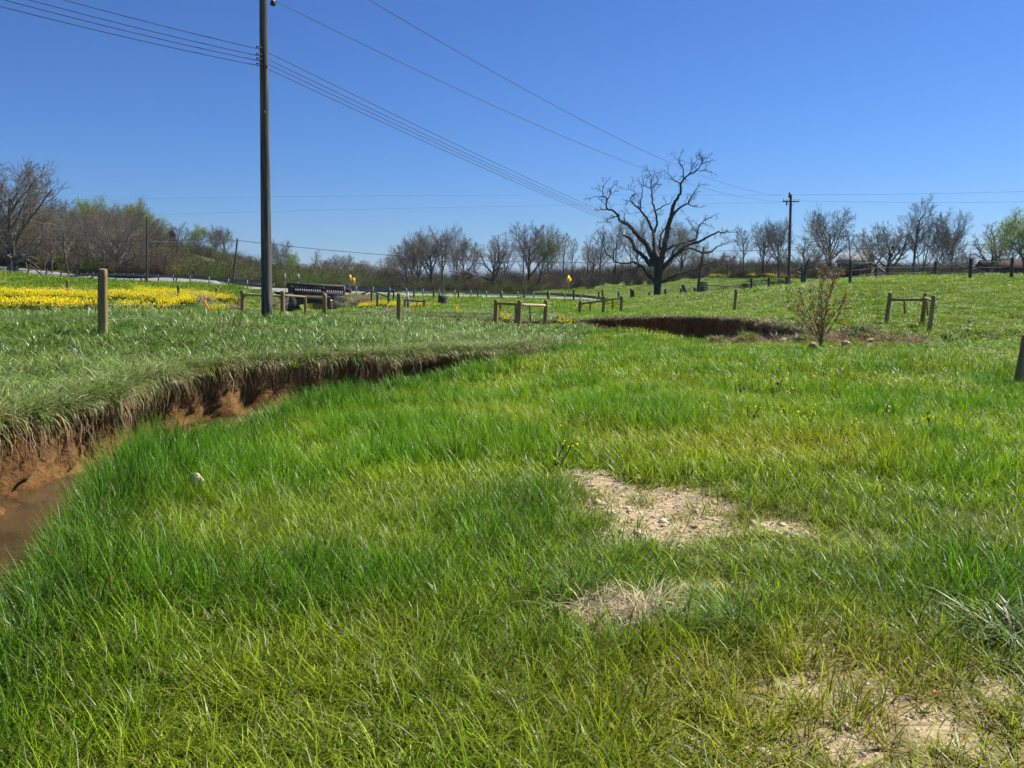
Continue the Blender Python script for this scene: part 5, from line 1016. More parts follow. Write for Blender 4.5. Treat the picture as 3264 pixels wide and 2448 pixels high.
# a few dark cedars
m_cedar = mat_leaf('cedar_foliage', (.028, .045, .018), .1, .8, .15, False)
def cedar_proto():
    g = np.random.default_rng(3); tips = []; sk = Skel(); sk.add(np.array([(0, 0, -.3), (0, 0, 2), (.05, 0, 4), (0, 0, 6)]), np.array([.16, .12, .07, .02]), 0)
    for k in range(170):
        z = .5 + 5.4 * (k / 170); L = (1.5 * (1 - z / 6.6) + .12) * g.uniform(.6, 1.15); a = g.random() * 6.28; d = np.array((math.cos(a), math.sin(a), .35)); p0 = np.array((0, 0, z)); sk.add(np.array([p0, p0 + d * L * .5, p0 + d * L + np.array((0, 0, .1 * L))]), np.array([.03, .02, .008]), 1)
        for q in np.linspace(.25, 1, 7): tips.append((p0 + d * L * q, d))
    t = sk.mb(0).mesh('cedar_trunk', True); c = sk.mb(1).mesh('cedar_crown', True); l = leaf_cards(tips, g, 6, .11, .12).mesh('cedar_leaves'); t.materials.append(m_barkd); c.materials.append(m_barkd); l.materials.append(m_cedar); PROTO['cedar'] = (t, c, l, 6.0, 1.5)
cedar_proto()
for px, Y, top, l_ in [(520, 185, 742, 'dark cedar at the gap in the wood'), (556, 190, 738, 'dark ragged cedar beside the pale snag in the wood'), (500, 178, 765, 'low dark cedar in the wood'), (1960, 152, 850, 'dark evergreen low in the wood by the great tree'), (2300, 150, 862, 'dark evergreen low beyond the lane gate'), (2360, 152, 858, 'second dark evergreen low beyond the lane gate')]: tree('cedar', px, Y, top, l_, None, 1.1)

# ---- the great bare tree, limb by limb (limb points as crop pixels of the picture, radius likewise; depth drifts along each limb)
LIMBS = [
 [(813, 1400, 40), (815, 1330, 37), (817, 1270, 38), (822, 1190, 44), (826, 1120, 50), (828, 1060, 46)],
 [(800, 1110, 33), (760, 1000, 29), (720, 910, 26), (660, 850, 23), (600, 780, 20), (545, 725, 17), (490, 705, 14), (470, 655, 12), (430, 615, 11), (375, 595, 10), (365, 560, 9), (375, 515, 8), (350, 490, 6), (300, 490, 4), (240, 490, 2.5)],
 [(375, 515, 7), (400, 470, 5), (405, 420, 4), (430, 400, 2.5)], [(352, 490, 5), (330, 450, 4), (350, 380, 2.5)], [(470, 660, 8), (430, 670, 6), (385, 690, 5), (350, 712, 3.5)], [(532, 715, 7), (525, 670, 5), (527, 635, 3)], [(375, 600, 5), (330, 605, 3.5), (295, 610, 2.5)],
 [(765, 1100, 25), (690, 1010, 21), (620, 950, 18), (595, 880, 16), (560, 845, 13), (515, 830, 10)],
 [(812, 1050, 24), (790, 950, 19), (785, 860, 17), (775, 800, 16), (745, 720, 13), (700, 650, 11), (660, 600, 9), (610, 555, 8), (580, 530, 5)], [(660, 600, 8), (670, 530, 6), (685, 440, 4.5), (680, 380, 3)], [(610, 555, 6), (580, 510, 5), (620, 450, 4), (560, 420, 2.5)],
 [(782, 810, 15), (815, 720, 12), (800, 630, 10), (780, 560, 9), (770, 480, 7), (760, 400, 6), (770, 330, 4.5), (750, 280, 3)], [(800, 610, 8), (860, 580, 6), (900, 560, 4.5), (940, 540, 3)], [(765, 420, 5), (700, 390, 3.5), (690, 330, 2.5)], [(768, 400, 5), (820, 350, 3.5), (800, 310, 2.5)],
 [(848, 1060, 34), (870, 950, 29), (900, 830, 27), (920, 720, 24), (945, 640, 21), (955, 570, 18), (1000, 490, 14), (1025, 440, 12), (1020, 380, 10), (1045, 340, 9), (1090, 300, 7), (1150, 270, 6), (1200, 210, 4), (1225, 150, 2.5)],
 [(1045, 340, 8), (1045, 270, 6), (1030, 220, 4.5), (1000, 180, 3.5), (1010, 150, 2.5)], [(1020, 375, 6), (970, 345, 4.5), (930, 310, 3.5), (915, 270, 2.5)], [(955, 655, 14), (1000, 600, 11), (1040, 570, 9), (1085, 550, 8), (1105, 510, 6.5), (1130, 480, 5.5), (1140, 450, 4.5), (1190, 390, 3)], [(1085, 555, 6), (1120, 570, 5), (1165, 573, 3.5)], [(1090, 300, 6), (1130, 220, 4), (1160, 170, 2.5)], [(1180, 262, 4), (1230, 262, 3), (1280, 268, 2.2)],
 [(868, 980, 17), (930, 935, 15), (1000, 910, 14), (1080, 885, 13), (1160, 860, 11), (1165, 820, 9), (1180, 760, 7), (1220, 710, 5), (1290, 670, 3.5), (1330, 640, 2.5)], [(1165, 810, 6), (1140, 770, 4.5), (1110, 720, 3)],
 [(862, 1120, 27), (920, 1060, 21), (980, 1000, 18), (1040, 950, 16), (1100, 910, 15), (1190, 885, 13), (1240, 860, 11), (1300, 825, 9), (1350, 800, 8), (1400, 808, 6), (1470, 800, 3)], [(1000, 985, 10), (1080, 950, 10), (1140, 950, 10), (1190, 975, 10), (1240, 985, 10), (1290, 975, 8), (1340, 935, 6), (1400, 910, 4.5), (1450, 900, 3)],
 [(845, 1245, 17), (920, 1210, 12), (1000, 1170, 10), (1080, 1150, 8), (1150, 1130, 7), (1230, 1090, 5.5), (1320, 1070, 4), (1400, 1060, 2.5)], [(805, 1250, 21), (740, 1180, 16), (680, 1110, 14), (620, 1070, 12), (560, 1075, 10), (500, 1075, 8), (440, 1060, 7), (420, 1030, 6.5), (370, 990, 6), (355, 950, 5), (340, 900, 4), (340, 840, 3)],
 [(665, 1105, 8), (590, 1130, 6), (530, 1140, 5), (480, 1165, 4)], [(430, 1045, 6), (435, 980, 4.5), (465, 920, 3)], [(840, 960, 12), (840, 870, 10), (860, 800, 9), (890, 760, 6), (920, 740, 3.5)], [(945, 1030, 10), (960, 960, 8), (1010, 915, 6)]]
WB = ground_pt(2095, 92); wt = thing('great_bare_tree', 'great dark bare tree with twisting limbs beside the guardrail end', 'tree', WB); g = np.random.default_rng(21); sk = Skel(); placed = {}
TPRM = [None, (4, .22, .02, 4, .15, .85, .55, .6), (4, .25, .02, 2, .2, .8, .6, .6), (3, .28, .02, 0, 0, 0, 0, 0)]
for li, L in enumerate(LIMBS):
    Y0 = 92.0; best = None
    if li:
        for q in placed.values():
            for a, b_, yy in q:
                d_ = (a - L[0][0]) ** 2 + (b_ - L[0][1]) ** 2
                if best is None or d_ < best[0]: best = (d_, yy)
        Y0 = best[1]
    dr = 0 if li == 0 else g.uniform(-.5, .5); pts = []; rad = []; rec = []; yy = Y0
    Lr = smooth_poly(np.array(L, float), 14); px_, py_ = Lr[0, :2]
    for a, b_, r in Lr:
        yy += dr * math.hypot(a - px_, b_ - py_) / 2.765 / FPX * 92; px_, py_ = a, b_; pts.append(np.array(P(cx4(a), cy4(b_), yy)) - WB); rad.append(r / 2.765 / FPX * 92 * .86); rec.append((a, b_, yy))
    placed[li] = rec; pts = np.array(pts); rad = np.array(rad)
    if li == 0: pts = np.vstack([pts[0] + np.array((0, 0, -.8)), pts]); rad = np.concatenate([[rad[0] * 1.35], rad])
    else: pts[1:] += g.normal(0, .035, pts[1:].shape)
    sk.b.setdefault((0 if li == 0 else 1, len(pts), 9 if li < 30 else 6), []).append((pts, rad))
    if li:
        # twigs, thicker towards the limb's end
        for k in range(2, len(pts)):
            t = k / len(pts); nk = 1 if rad[k] > .12 else 2
            for _ in range(nk):
                if g.random() < (.06 if rad[k] > .25 else .10 if rad[k] > .12 else .26):
                    dm = pts[k] - pts[k - 1]; dm /= np.linalg.norm(dm) + 1e-9; v = g.normal(0, 1, 3); v -= dm * v.dot(dm); v /= np.linalg.norm(v); d_ = dm * .5 + v * .9 + np.array((0, 0, .35)); grow(sk, g, pts[k], d_, g.uniform(.4, 1.2) * (1.1 if rad[k] < .12 else .9), min(.028, rad[k] * .6), 1, TPRM)
        grow(sk, g, pts[-1], pts[-1] - pts[-2], .9, min(.025, rad[-1]), 1, TPRM)
tr_ = sk.mb(0).build('trunk', m_barkd, wt, True); sk.mb(1).build('crown', m_barkd, wt, True)

# ================================================================== UNDERGROWTH OF THE WOODS (uncountable thicket)
m_thick = mat_leaf('thicket_twigs', trans=.15, rough=.9, spec=.1, low=.8, dry=(.10, .075, .055), dry_from=.8)
def bush_mesh(seed, h, rad, nst, leafn, lsize):
    g = np.random.default_rng(seed); mb = MB()
    P0 = []; Rr = []
    for k in range(nst):
        a = g.random() * 6.28; r0 = rad * .35 * g.random(); p = np.array((r0 * math.cos(a), r0 * math.sin(a), -.15)); d = np.array((math.cos(a) * g.uniform(.1, .8), math.sin(a) * g.uniform(.1, .8), 1)); L = h * g.uniform(.5, 1.05)
        for j in range(5):
            q = p + d / np.linalg.norm(d) * L * g.uniform(.0, .7) * (j > 0); dd = d + g.normal(0, .45, 3) * (j > 0); dd /= np.linalg.norm(dd); l2 = L * (1 if j == 0 else g.uniform(.25, .5)); pts = [q]
            for s in range(3): dd = dd + g.normal(0, .15, 3); dd /= np.linalg.norm(dd); pts.append(pts[-1] + dd * l2 / 3)
            P0.append(pts); Rr.append(np.array([1, .8, .55, .25]) * (.022 if j == 0 else .012) * h / 2.5)
    v, q = tube_arrays(np.array(P0), np.array(Rr), 3); rn = np.repeat(g.random(len(P0)), 12); mb.add(v, [q], rnd=rn * .78, hgt=np.full(len(v), .5))
    T = [(np.array(p[2 + (k % 2)]), 0) for k, p in enumerate(P0)]; lc = leaf_cards(T, g, leafn, lsize, .16, 0, .78); mb.add(np.vstack(lc.v), lc.f, rnd=np.concatenate(lc.at['rnd']), hgt=np.concatenate(lc.at['hgt'])); me = mb.mesh('thicket_bush'); me.materials.append(m_thick); return me
cbush = proto_coll('thicket', [bush_mesh(40 + k, 2.7, 1.6, 40, 2, .04) for k in range(3)] + [bush_mesh(50 + k, 2.4, 1.6, 30, 9, .05) for k in range(2)])
def thicket(name, label, spots, colset):
    pos = []; sc = []; col = []; idx = []
    for (x0, x1, Y0, Y1, n, s0, s1) in spots:
        px = tg.uniform(x0, x1, n); Y = tg.uniform(Y0, Y1, n); x = (px - 1632) / FPX * Y; d, _, _ = poly_dist(x, Y, ROAD[::2]); k = d > 6.5; x, Y = x[k], Y[k]; pos.append(np.stack([x, Y, height(x, Y) - .1], 1)); m_ = len(x); sc.append(tg.uniform(s0, s1, m_)); pn = N2.fbm(x * .06 + 3, Y * .06, 3) + tg.normal(0, .12, m_); c = np.array(colset)
        ci = np.clip(((pn - .25) / .5 * len(c)).astype(int), 0, len(c) - 1); col.append(c[ci] * tg.uniform(.75, 1.25, (m_, 1))); idx.append(np.where(c[ci][:, 1] > c[ci][:, 0], tg.integers(3, 5, m_), tg.integers(0, 3, m_)))
    pos = np.vstack(pos); n = len(pos); scatter(name, label, pos, np.stack([np.zeros(n), np.zeros(n), tg.random(n) * 6.28], 1), np.concatenate(sc), np.concatenate(idx), np.vstack(col), cbush)
BR, OL, RD, GY_, GR = (.13, .105, .07), (.14, .145, .045), (.15, .105, .078), (.125, .112, .09), (.12, .175, .04)
thicket('undergrowth', 'brown and olive thicket filling the wood on the rising ground', [(-250, 640, 118, 136, 330, .8, 1.7), (-250, 620, 136, 175, 420, 1.2, 2.3), (-250, 560, 175, 230, 330, 1.5, 2.8), (560, 1260, 112, 140, 260, .7, 1.4), (760, 1260, 140, 210, 240, .9, 1.9), (600, 760, 125, 150, 60, .8, 1.5), (600, 780, 272, 300, 46, 1.2, 2.2)], [BR, GY_, RD, OL, BR, GR, OL, GY_, OL, GR])
thicket('undergrowth', 'grey brown brush at the foot of the wood across the road', [(1240, 1900, 128, 150, 200, .4, 1.0), (1240, 2300, 150, 190, 240, .6, 1.6), (1850, 2320, 132, 150, 90, .4, .9)], [GY_, BR, GY_, BR, GY_, BR, OL])
thicket('undergrowth', 'low brush along the far edge of the sloping field', [(2300, 2650, 124, 140, 70, .4, .8), (2810, 3110, 124, 140, 60, .4, .8), (2250, 2660, 140, 190, 170, .7, 1.5), (2810, 3350, 140, 190, 200, .7, 1.5), (2660, 2810, 185, 220, 60, .8, 1.5)], [GY_, BR, GY_, BR, OL, GY_])

# ================================================================== YELLOW FLOWERS
m_yf = mat_leaf('yellow_petals', (.88, .72, .010), .35, .6, .2, False, 1, (.6, .5, .05), .97); m_rape = mat_leaf('rape_leaves', (.07, .125, .03), .3, .5, .3, False)
def rape_mesh(seed, n, h, rad, fs, nf):
    g = np.random.default_rng(seed); st = MB(); P0 = []; fl = []
    for k in range(n):
        a = g.random() * 6.28; r0 = rad * math.sqrt(g.random()); p = np.array((r0 * math.cos(a), r0 * math.sin(a), -.05)); H = h * g.uniform(.7, 1.05); tp = p + np.array((g.normal(0, .07), g.normal(0, .07), H)); P0.append([p, (p + tp) / 2 + g.normal(0, .02, 3), tp])
        for j in range(nf): fl.append(tp + (g.normal(0, 1, 3) * np.array((.05, .05, .07)) - np.array((0, 0, .04))) * min(1, h / .5))
    v, q = tube_arrays(np.array(P0), np.tile(np.array([.008, .006, .004]) * 1.3, (n, 1)), 3); st.add(v, [q], rnd=np.full(len(v), .4), hgt=np.full(len(v), .5))
    lc = leaf_cards([(np.array(p[1]) * np.array((1, 1, .8)), 0) for p in P0], g, 4, .10 * min(h, .7), .13 * h); st.add(np.vstack(lc.v), lc.f, rnd=np.concatenate(lc.at['rnd']), hgt=np.concatenate(lc.at['hgt'])); fb = leaf_cards([(f, 0) for f in fl], g, 2, fs, .012, .2, .95)
    nleaf = sum(len(f) for f in st.f); st.add(np.vstack(fb.v), fb.f, rnd=np.concatenate(fb.at['rnd']), hgt=np.ones(fb.n)); me = st.mesh('rape'); me.materials.append(m_rape); me.materials.append(m_yf); mi = np.zeros(len(me.polygons), dtype=np.int32); mi[nleaf:] = 1; me.polygons.foreach_set('material_index', mi); return me
crape = proto_coll('rape', [rape_mesh(k, 11, .56, .32, .017, 8) for k in range(3)])
def rape_patch(label, spots, per=None):
    pos = []
    for (x0, x1, Y0, Y1, n) in spots: px = tg.uniform(x0, x1, n); Y = tg.uniform(Y0, Y1, n); x = (px - 1632) / FPX * Y; ok = N3.fbm(x * .7, Y * .7, 3) > .40; x, Y = x[ok], Y[ok]; pos.append(np.stack([x, Y, height(x, Y)], 1))
    pos = np.vstack(pos); n = len(pos); scatter('yellow_flowers', label, pos, np.stack([np.zeros(n), np.zeros(n), tg.random(n) * 6.28], 1), tg.uniform(.6, 1.25, n), tg.integers(0, 3, n), np.ones((n, 3)), crape)
rape_patch('broad bands of yellow flowering rape in front of the guardrail', [(-200, 330, 31, 33.6, 330), (300, 440, 31.5, 33, 36), (430, 560, 31.5, 33, 40), (-200, 340, 49, 54, 480), (340, 620, 51, 56, 330), (440, 780, 60, 68, 460), (665, 720, 48, 49, 12), (380, 440, 38, 39, 10)])
rape_patch('yellow flowering rape by the low brace and the bridge', [(1150, 1235, 82, 87, 90), (1240, 1265, 76, 80, 30), (1300, 1345, 70, 76, 46), (1358, 1372, 72, 74, 6), (1386, 1402, 72, 74, 7), (1255, 1300, 74, 78, 30)])
rape_patch('low yellow flowers at the foot of the far cut bank', [(1600, 1640, 39, 40, 8), (1660, 1760, 39.5, 40.6, 22), (1790, 1900, 38.2, 39.4, 26)])
rape_patch('yellow strip of flowers under the trees at the field edge', [(2260, 2340, 128, 136, 60), (2340, 2480, 124, 134, 160), (2480, 2560, 122, 128, 70), (2790, 2850, 120, 126, 20), (3020, 3080, 118, 124, 36), (1430, 1500, 112, 117, 30)])
# single flowering plants that can be told apart
def flower_plant(label, px, Y, h, n, group=None, nf=14, seed=0):
    me = rape_mesh(200 + seed, n, h, .12 if h > .4 else .04, .018 if h > .4 else .0105, nf); o = bpy.data.objects.new('flower_plant', me); link(o); o.location = ground_pt(px, Y); tag(o, label, 'flower', group); return o
flower_plant('tall yellow flowering plant before the thin dark bank', 1455, 37, .85, 6, None, 14, 1); flower_plant('small yellow flowering plant in the pasture near the orange stake', 608, 26, .32, 3, None, 8, 2); flower_plant('spindly yellow flowering plant near the bridge brace', 1145, 46, .9, 4, None, 9, 3); flower_plant('low yellow flowering plant by the dark hole', 1128, 38, .25, 3, None, 8, 4); flower_plant('yellow flower at the foot of the bush with red buds', 2570, 22.4, .3, 3, None, 6, 5); flower_plant('yellow flowering plants on the grass beyond the pale rail brace', 1775, 43, .4, 5, None, 10, 6)
for k, (px, py) in enumerate([(2372, 1250), (2420, 1242), (2495, 1237), (2535, 1255), (2620, 1215), (2690, 1205), (2685, 1253), (2400, 1328), (2520, 1330), (2575, 1345), (2572, 1362), (2700, 1378), (2840, 1302), (2945, 1348), (2985, 1345), (3030, 1362), (1770, 1475), (2265, 1335)]):
    x, Y = G(px, py + 25, .05); flower_plant('small yellow wildflower in the meadow grass', px, Y, .31, 2, 'wildflowers dotted over the meadow', 5, 20 + k)

# ================================================================== NEAR PLANTS, STONES AND SMALL THINGS
def to_obj(mb, name, mat, loc, label, cat, group=None, rz=0, parent=None, smooth=True):
    o = mb.build(name, mat, parent, smooth); o.location = loc; o.rotation_euler = (0, 0, rz)
    if label: tag(o, label, cat, group)
    return o
# ---- bush with red buds on the mound (stems as crop pixels)
m_stem = mat_noise('reddish_stems', [(.3, (.12, .075, .05)), (.6, (.22, .145, .095)), (.8, (.3, .2, .13))], 6, .8, .2); m_bud = mat_leaf('red_brown_buds', (.55, .26, .10), .4, .55, .25, False); m_budg = mat_leaf('fresh_small_leaves', (.27, .30, .06), .4, .5, .25, False)
bx_ = lambda c: 2480 + c / 5.53
by_ = lambda c: 840 + c / 5.53
BB = ground_pt(2613, 24.6); bush = thing('budding_bush', 'open bush of upright stems with red brown buds on the mound', 'bush', BB); g = np.random.default_rng(31); sk = Skel()
STEMS = [[(750, 1440, 30), (745, 1250, 16), (735, 1000, 11), (720, 720, 8), (738, 400, 5), (760, 230, 3)], [(755, 1400, 18), (765, 1150, 12), (775, 900, 10), (770, 600, 7), (790, 380, 5), (800, 180, 3)], [(765, 1350, 14), (800, 1100, 10), (860, 730, 8), (935, 450, 6), (1000, 310, 5), (1045, 245, 3)], [(770, 1380, 12), (820, 1180, 9), (910, 1010, 8), (1000, 880, 7), (1110, 770, 5), (1185, 600, 3)], [(735, 1350, 12), (640, 1150, 9), (560, 1010, 8), (480, 900, 6), (330, 770, 5), (205, 600, 3)], [(740, 1320, 11), (680, 1020, 8), (640, 840, 7), (590, 620, 5), (560, 455, 3)],
         [(770, 1400, 10), (860, 1230, 7), (960, 1060, 6), (1060, 900, 5), (1120, 720, 3)], [(740, 1380, 10), (560, 1150, 7), (420, 960, 6), (300, 860, 4), (240, 760, 3)], [(745, 1380, 9), (700, 1100, 7), (540, 880, 5), (440, 680, 4), (420, 560, 3)], [(760, 1300, 9), (800, 900, 7), (880, 640, 5), (930, 500, 4), (980, 330, 3)]]
for L in STEMS:
    dr = g.uniform(-.55, .55); yy = 24.6; Lr = smooth_poly(np.array(L, float), 60); px_, py_ = Lr[0, :2]; pts = []; rad = []
    for a, c, r in Lr: yy += dr * math.hypot(a - px_, c - py_) / 5.53 / FPX * 24.6; px_, py_ = a, c; pts.append(np.array(P(bx_(a), by_(c), yy)) - BB); rad.append(r / 5.53 / FPX * 24.6 * .75)
    pts = np.array(pts); sk.b.setdefault((0, len(pts), 6), []).append((pts, np.array(rad)))
    for k in range(2, len(pts)):
        for _ in range(1):
            v = g.normal(0, 1, 3); d_ = (pts[k] - pts[k - 1]); d_ /= np.linalg.norm(d_); grow(sk, g, pts[k], d_ + v * .45, g.uniform(.12, .42), .0045, 1, [None, (3, .12, .06, 2, .3, .6, .5, .7), (2, .15, .05, 0, 0, 0, 0, 0)])
        sk.tips.append((pts[k], None))
sk.mb(0).build('stems', m_stem, bush, True); sk.mb(1).build('twigs', m_stem, bush, True); g.shuffle(sk.tips); h_ = len(sk.tips) // 2
leaf_cards(sk.tips[:h_], g, 4, .018, .035).build('buds', m_bud, bush); leaf_cards(sk.tips[h_:], g, 4, .019, .04).build('leaves', m_budg, bush)
# thin shrub beside it
sk = Skel(); sb = ground_pt(2692, 24.4); t = thing('thin_shrub', 'thin wispy shrub beside the bush with red buds', 'bush', sb)
for L in ([(1140, 1480, 5), (1150, 1150, 4), (1180, 800, 3), (1215, 480, 2)], [(1150, 1480, 4), (1165, 1250, 3), (1190, 1080, 2)], [(1135, 1480, 4), (1110, 1300, 3), (1120, 1080, 2)]):
    pts = np.array([np.array(P(bx_(a), by_(c), 24.4)) - sb for a, c, r in L]); sk.b.setdefault((0, len(pts), 5), []).append((pts, np.array([r for _, _, r in L]) / 5.53 / FPX * 24.6)); [sk.tips.append((pts[k] * (1 - f) + pts[k - 1] * f, None)) for k in range(1, len(pts)) for f in (0, .3, .6)]
sk.mb(0).build('stems', m_stem, t, True); leaf_cards(sk.tips, g, 5, .02, .05).build('buds', m_bud, t)
# ---- stones
def stone_mesh(seed, flat=.6):
    bm = bmesh.new(); bmesh.ops.create_icosphere(bm, subdivisions=2, radius=1); g_ = np.random.default_rng(seed); n_ = Noise(seed)
    for v in bm.verts: k = 1 + .55 * (float(n_.fbm(np.array([v.co.x * 1.1 + 5]), np.array([v.co.y * 1.1 + v.co.z * 2.3 + 5]), 2)[0]) - .5); v.co = Vector((v.co.x * k, v.co.y * k * .8, v.co.z * k * flat))
    me = bpy.data.meshes.new('stone'); bm.to_mesh(me); bm.free(); me.materials.append(m_stone); return me
SM = [stone_mesh(60 + k, .5 + .1 * (k % 3)) for k in range(6)]
def stone(label, x, y, s, seed=0, group=None, sc=(1, 1, 1), name='stone', up=0):
    o = bpy.data.objects.new(name, SM[seed % 6]); link(o); o.location = (x, y, gz(x, y) + s * .22 + up); o.rotation_euler = (tg.normal(0, .25), tg.normal(0, .25), tg.random() * 6.28); o.scale = (s * sc[0], s * sc[1], s * sc[2]); tag(o, label, 'stone', group); return o
x, y = G(632, 1575, .05); stone('upright tan stone in the grass near the stream', x, y, .06, 1, None, (.9, .55, 2.2), up=.12)
pb = ground_pt(2597, 24.9); rk = stone('tan rock at the foot of the bush with red buds', pb[0], pb[1], .15, 2, None, (1, .8, 1.2), up=.10); rk.data = rk.data.copy(); rk.data.materials[0] = mat_noise('brown_rock', [(.3, (.20, .13, .07)), (.6, (.34, .235, .14))], 5, .9, .4)
x, y = G(2030, 1545); stone('pale stone beyond the bare patch beside a grass blade', x, y, .035, 3); x, y = G(1842, 1537); stone('greenish white stone at the corner of the bare patch', x, y, .035, 4)
k = 0; g = np.random.default_rng(8); tries = 0
while k < 64 and tries < 4000:
    tries += 1; px, py = (g.uniform(1830, 2300), g.uniform(1530, 1745)) if k < 46 else (g.uniform(2340, 2600), g.uniform(1670, 1730)); x, y = G(px, py)
    if soil_mask(np.array([x]), np.array([y]))[0] > .42: stone('small tan stone lying in the bare patch' if k < 46 else 'small tan stone in the gravelly strip beside the bare patch', x, y, .012 + .026 * g.random() ** 2, k, 'stones of the bare patch' if k < 46 else 'stones of the gravelly strip'); k += 1
cst = proto_coll('gravel', SM)
SM2 = [m_.copy() for m_ in SM]
for m_ in SM2: m_.materials[0] = m_earth
ccl = proto_coll('clods', SM2)
x, y = grass_pts(2, 10, 900); so_ = soil_mask(x, y); kk = (so_ > .28) & (rng.random(len(x)) < .85); x, y = x[kk], y[kk]; n = len(x)
scatter('gravel', 'fine tan gravel on the bare earth', np.stack([x, y, height(x, y)], 1), rng.random((n, 3)) * 3, .004 + .012 * rng.random(n) ** 2.5, rng.integers(0, 6, n), np.ones((n, 3)), cst)
ok = np.nonzero((NB_lip[:, 1] > 5) & (NB_lip[:, 1] < 14))[0]; i_ = rng.choice(ok, 260); o_ = np.abs(rng.normal(0, .25, 260)) + .05; x = NB_lip[i_, 0] + NB_out[i_, 0] * o_; y = NB_lip[i_, 1] + NB_out[i_, 1] * o_; z = height(x, y); n = 260
scatter('gravel', 'scattered clods and pebbles at the foot of the near bank', np.stack([x, y, z], 1), rng.random((n, 3)) * 3, .012 + .07 * rng.random(n) ** 2.2, rng.integers(0, 6, n), np.ones((n, 3)), ccl)
# ---- tufts
m_tuft = mat_leaf('bluish_tuft_blades', (.17, .25, .085), .4, .4, .4, False); m_deadt = mat_leaf('bleached_tussock', (.58, .46, .31), .2, .8, .1, False, .7); m_green = mat_leaf('lush_tuft_blades', (.10, .23, .025), .45, .42, .35, False)
def joined(parts):
    mb = MB()
    for c, off, rz in parts:
        M_ = np.array(Matrix.Rotation(rz, 3, 'Z')); base = mb.n; v = np.vstack(c.v) @ M_.T + np.array(off); mb.add(v, c.f, rnd=np.concatenate(c.at['rnd']), hgt=np.concatenate(c.at['hgt']))
    return mb
g = np.random.default_rng(19)
x, y = G(3215, 2040); mb = joined([(clump(300 + k, 22, .07, .24, .5, .010, .55, 1.1, .5), (g.normal(0, .10), g.normal(0, .10), 0), g.random() * 6.28) for k in range(9)]); to_obj(mb, 'grass_tuft', m_tuft, (x, y, gz(x, y)), 'thick bluish green grass tuft with broad drooping blades', 'grass tuft')
x, y = G(2000, 1965); mb = joined([(clump(320 + k, 40, .06, .10, .26, .0048, 1.0, .7, .3), (g.normal(0, .14), g.normal(0, .08), .0), g.random() * 6.28) for k in range(18)]); to_obj(mb, 'dead_tussock', m_deadt, (x, y, gz(x, y) + .05), 'bleached dead tussock lying in the meadow', 'grass tuft')
x, y = G(1860, 1895); mb = joined([(clump(340 + k, 26, .06, .2, .36, .006, .35, .8, .2), (g.normal(0, .13), g.normal(0, .06), 0), g.random() * 6.28) for k in range(10)]); to_obj(mb, 'grass_tuft', m_green, (x, y, gz(x, y)), 'tall green tuft growing beside the bleached dead tussock', 'grass tuft')
x, y = G(2250, 1990); mb = joined([(clump(360 + k, 26, .06, .2, .34, .006, .3, .7, .2), (g.normal(0, .14), g.normal(0, .08), 0), g.random() * 6.28) for k in range(10)]); to_obj(mb, 'grass_tuft', m_green, (x, y, gz(x, y)), 'lush green tuft on the sunny side of the dead tussock', 'grass tuft')
x, y = G(610, 1500); mb = joined([(clump(380 + k, 26, .08, .26, .46, .009, .35, .9, .3), (g.normal(0, .22), g.normal(0, .12), 0), g.random() * 6.28) for k in range(16)]); to_obj(mb, 'grass_tuft', m_green, (x, y, gz(x, y)), 'big dark green tuft on the meadow side of the stream', 'grass tuft')
x, y = G(2530, 1560); mb = joined([(clump(400 + k, 24, .05, .06, .14, .004, 1.0, .6, .2), (g.normal(0, .07), g.normal(0, .04), 0), g.random() * 6.28) for k in range(5)]); to_obj(mb, 'dead_tussock', mat_leaf('rusty_dead_grass', (.36, .19, .11), .2, .8, .1, False, .7), (x, y, gz(x, y) + .01), 'small rusty wisp of dead grass beyond the stones', 'grass tuft')
# ---- weeds and straw on the eroded mound at the end of the far bank
cw = protos('mound_straw', [dict(nb=40, rad=.22, h0=.1, h1=.36, w=.012, lean=.9, curl=.8, droop=.4), dict(nb=40, rad=.25, h0=.1, h1=.3, w=.012, lean=1.2, curl=.5, droop=.3)], m_straw); cg = protos('mound_weeds', [dict(nb=50, rad=.22, h0=.12, h1=.38, w=.018, lean=.6, curl=.9), dict(nb=50, rad=.28, h0=.1, h1=.3, w=.022, lean=.7, curl=.7)], m_grass)
def mound(n, coll, colA, colB, name, label, spread):
    W_ = FB_V[:, 1:22].reshape(-1, 3); pxs = 1632 + FPX * W_[:, 0] / W_[:, 1]; ok = np.nonzero((pxs > 2370) & (W_[:, 1] < 36))[0]; q_ = W_[tg.choice(ok, n)]; h2 = n // 2; a_ = np.array(MOUNDS)[tg.integers(0, len(MOUNDS), h2)]; q_[:h2, 0] = a_[:, 0] + tg.normal(0, .5, h2); q_[:h2, 1] = a_[:, 1] + tg.normal(0, .5, h2); q_[:h2, 2] = height(q_[:h2, 0], q_[:h2, 1]); scatter(name, label, q_, np.stack([np.zeros(n), np.zeros(n), tg.random(n) * 6.28], 1), tg.uniform(.6, 1.3, n), tg.integers(0, 2, n), lerp(colA, colB, tg.random(n)), coll)
mound(620, cw, (.62, .48, .30), (.32, .23, .12), 'dead_grass', 'straw coloured dead grass over the eroded mound', .9); mound(120, cg, (.055, .10, .03), (.11, .15, .05), 'weeds', 'dark green weeds over the eroded mound', 1.0)
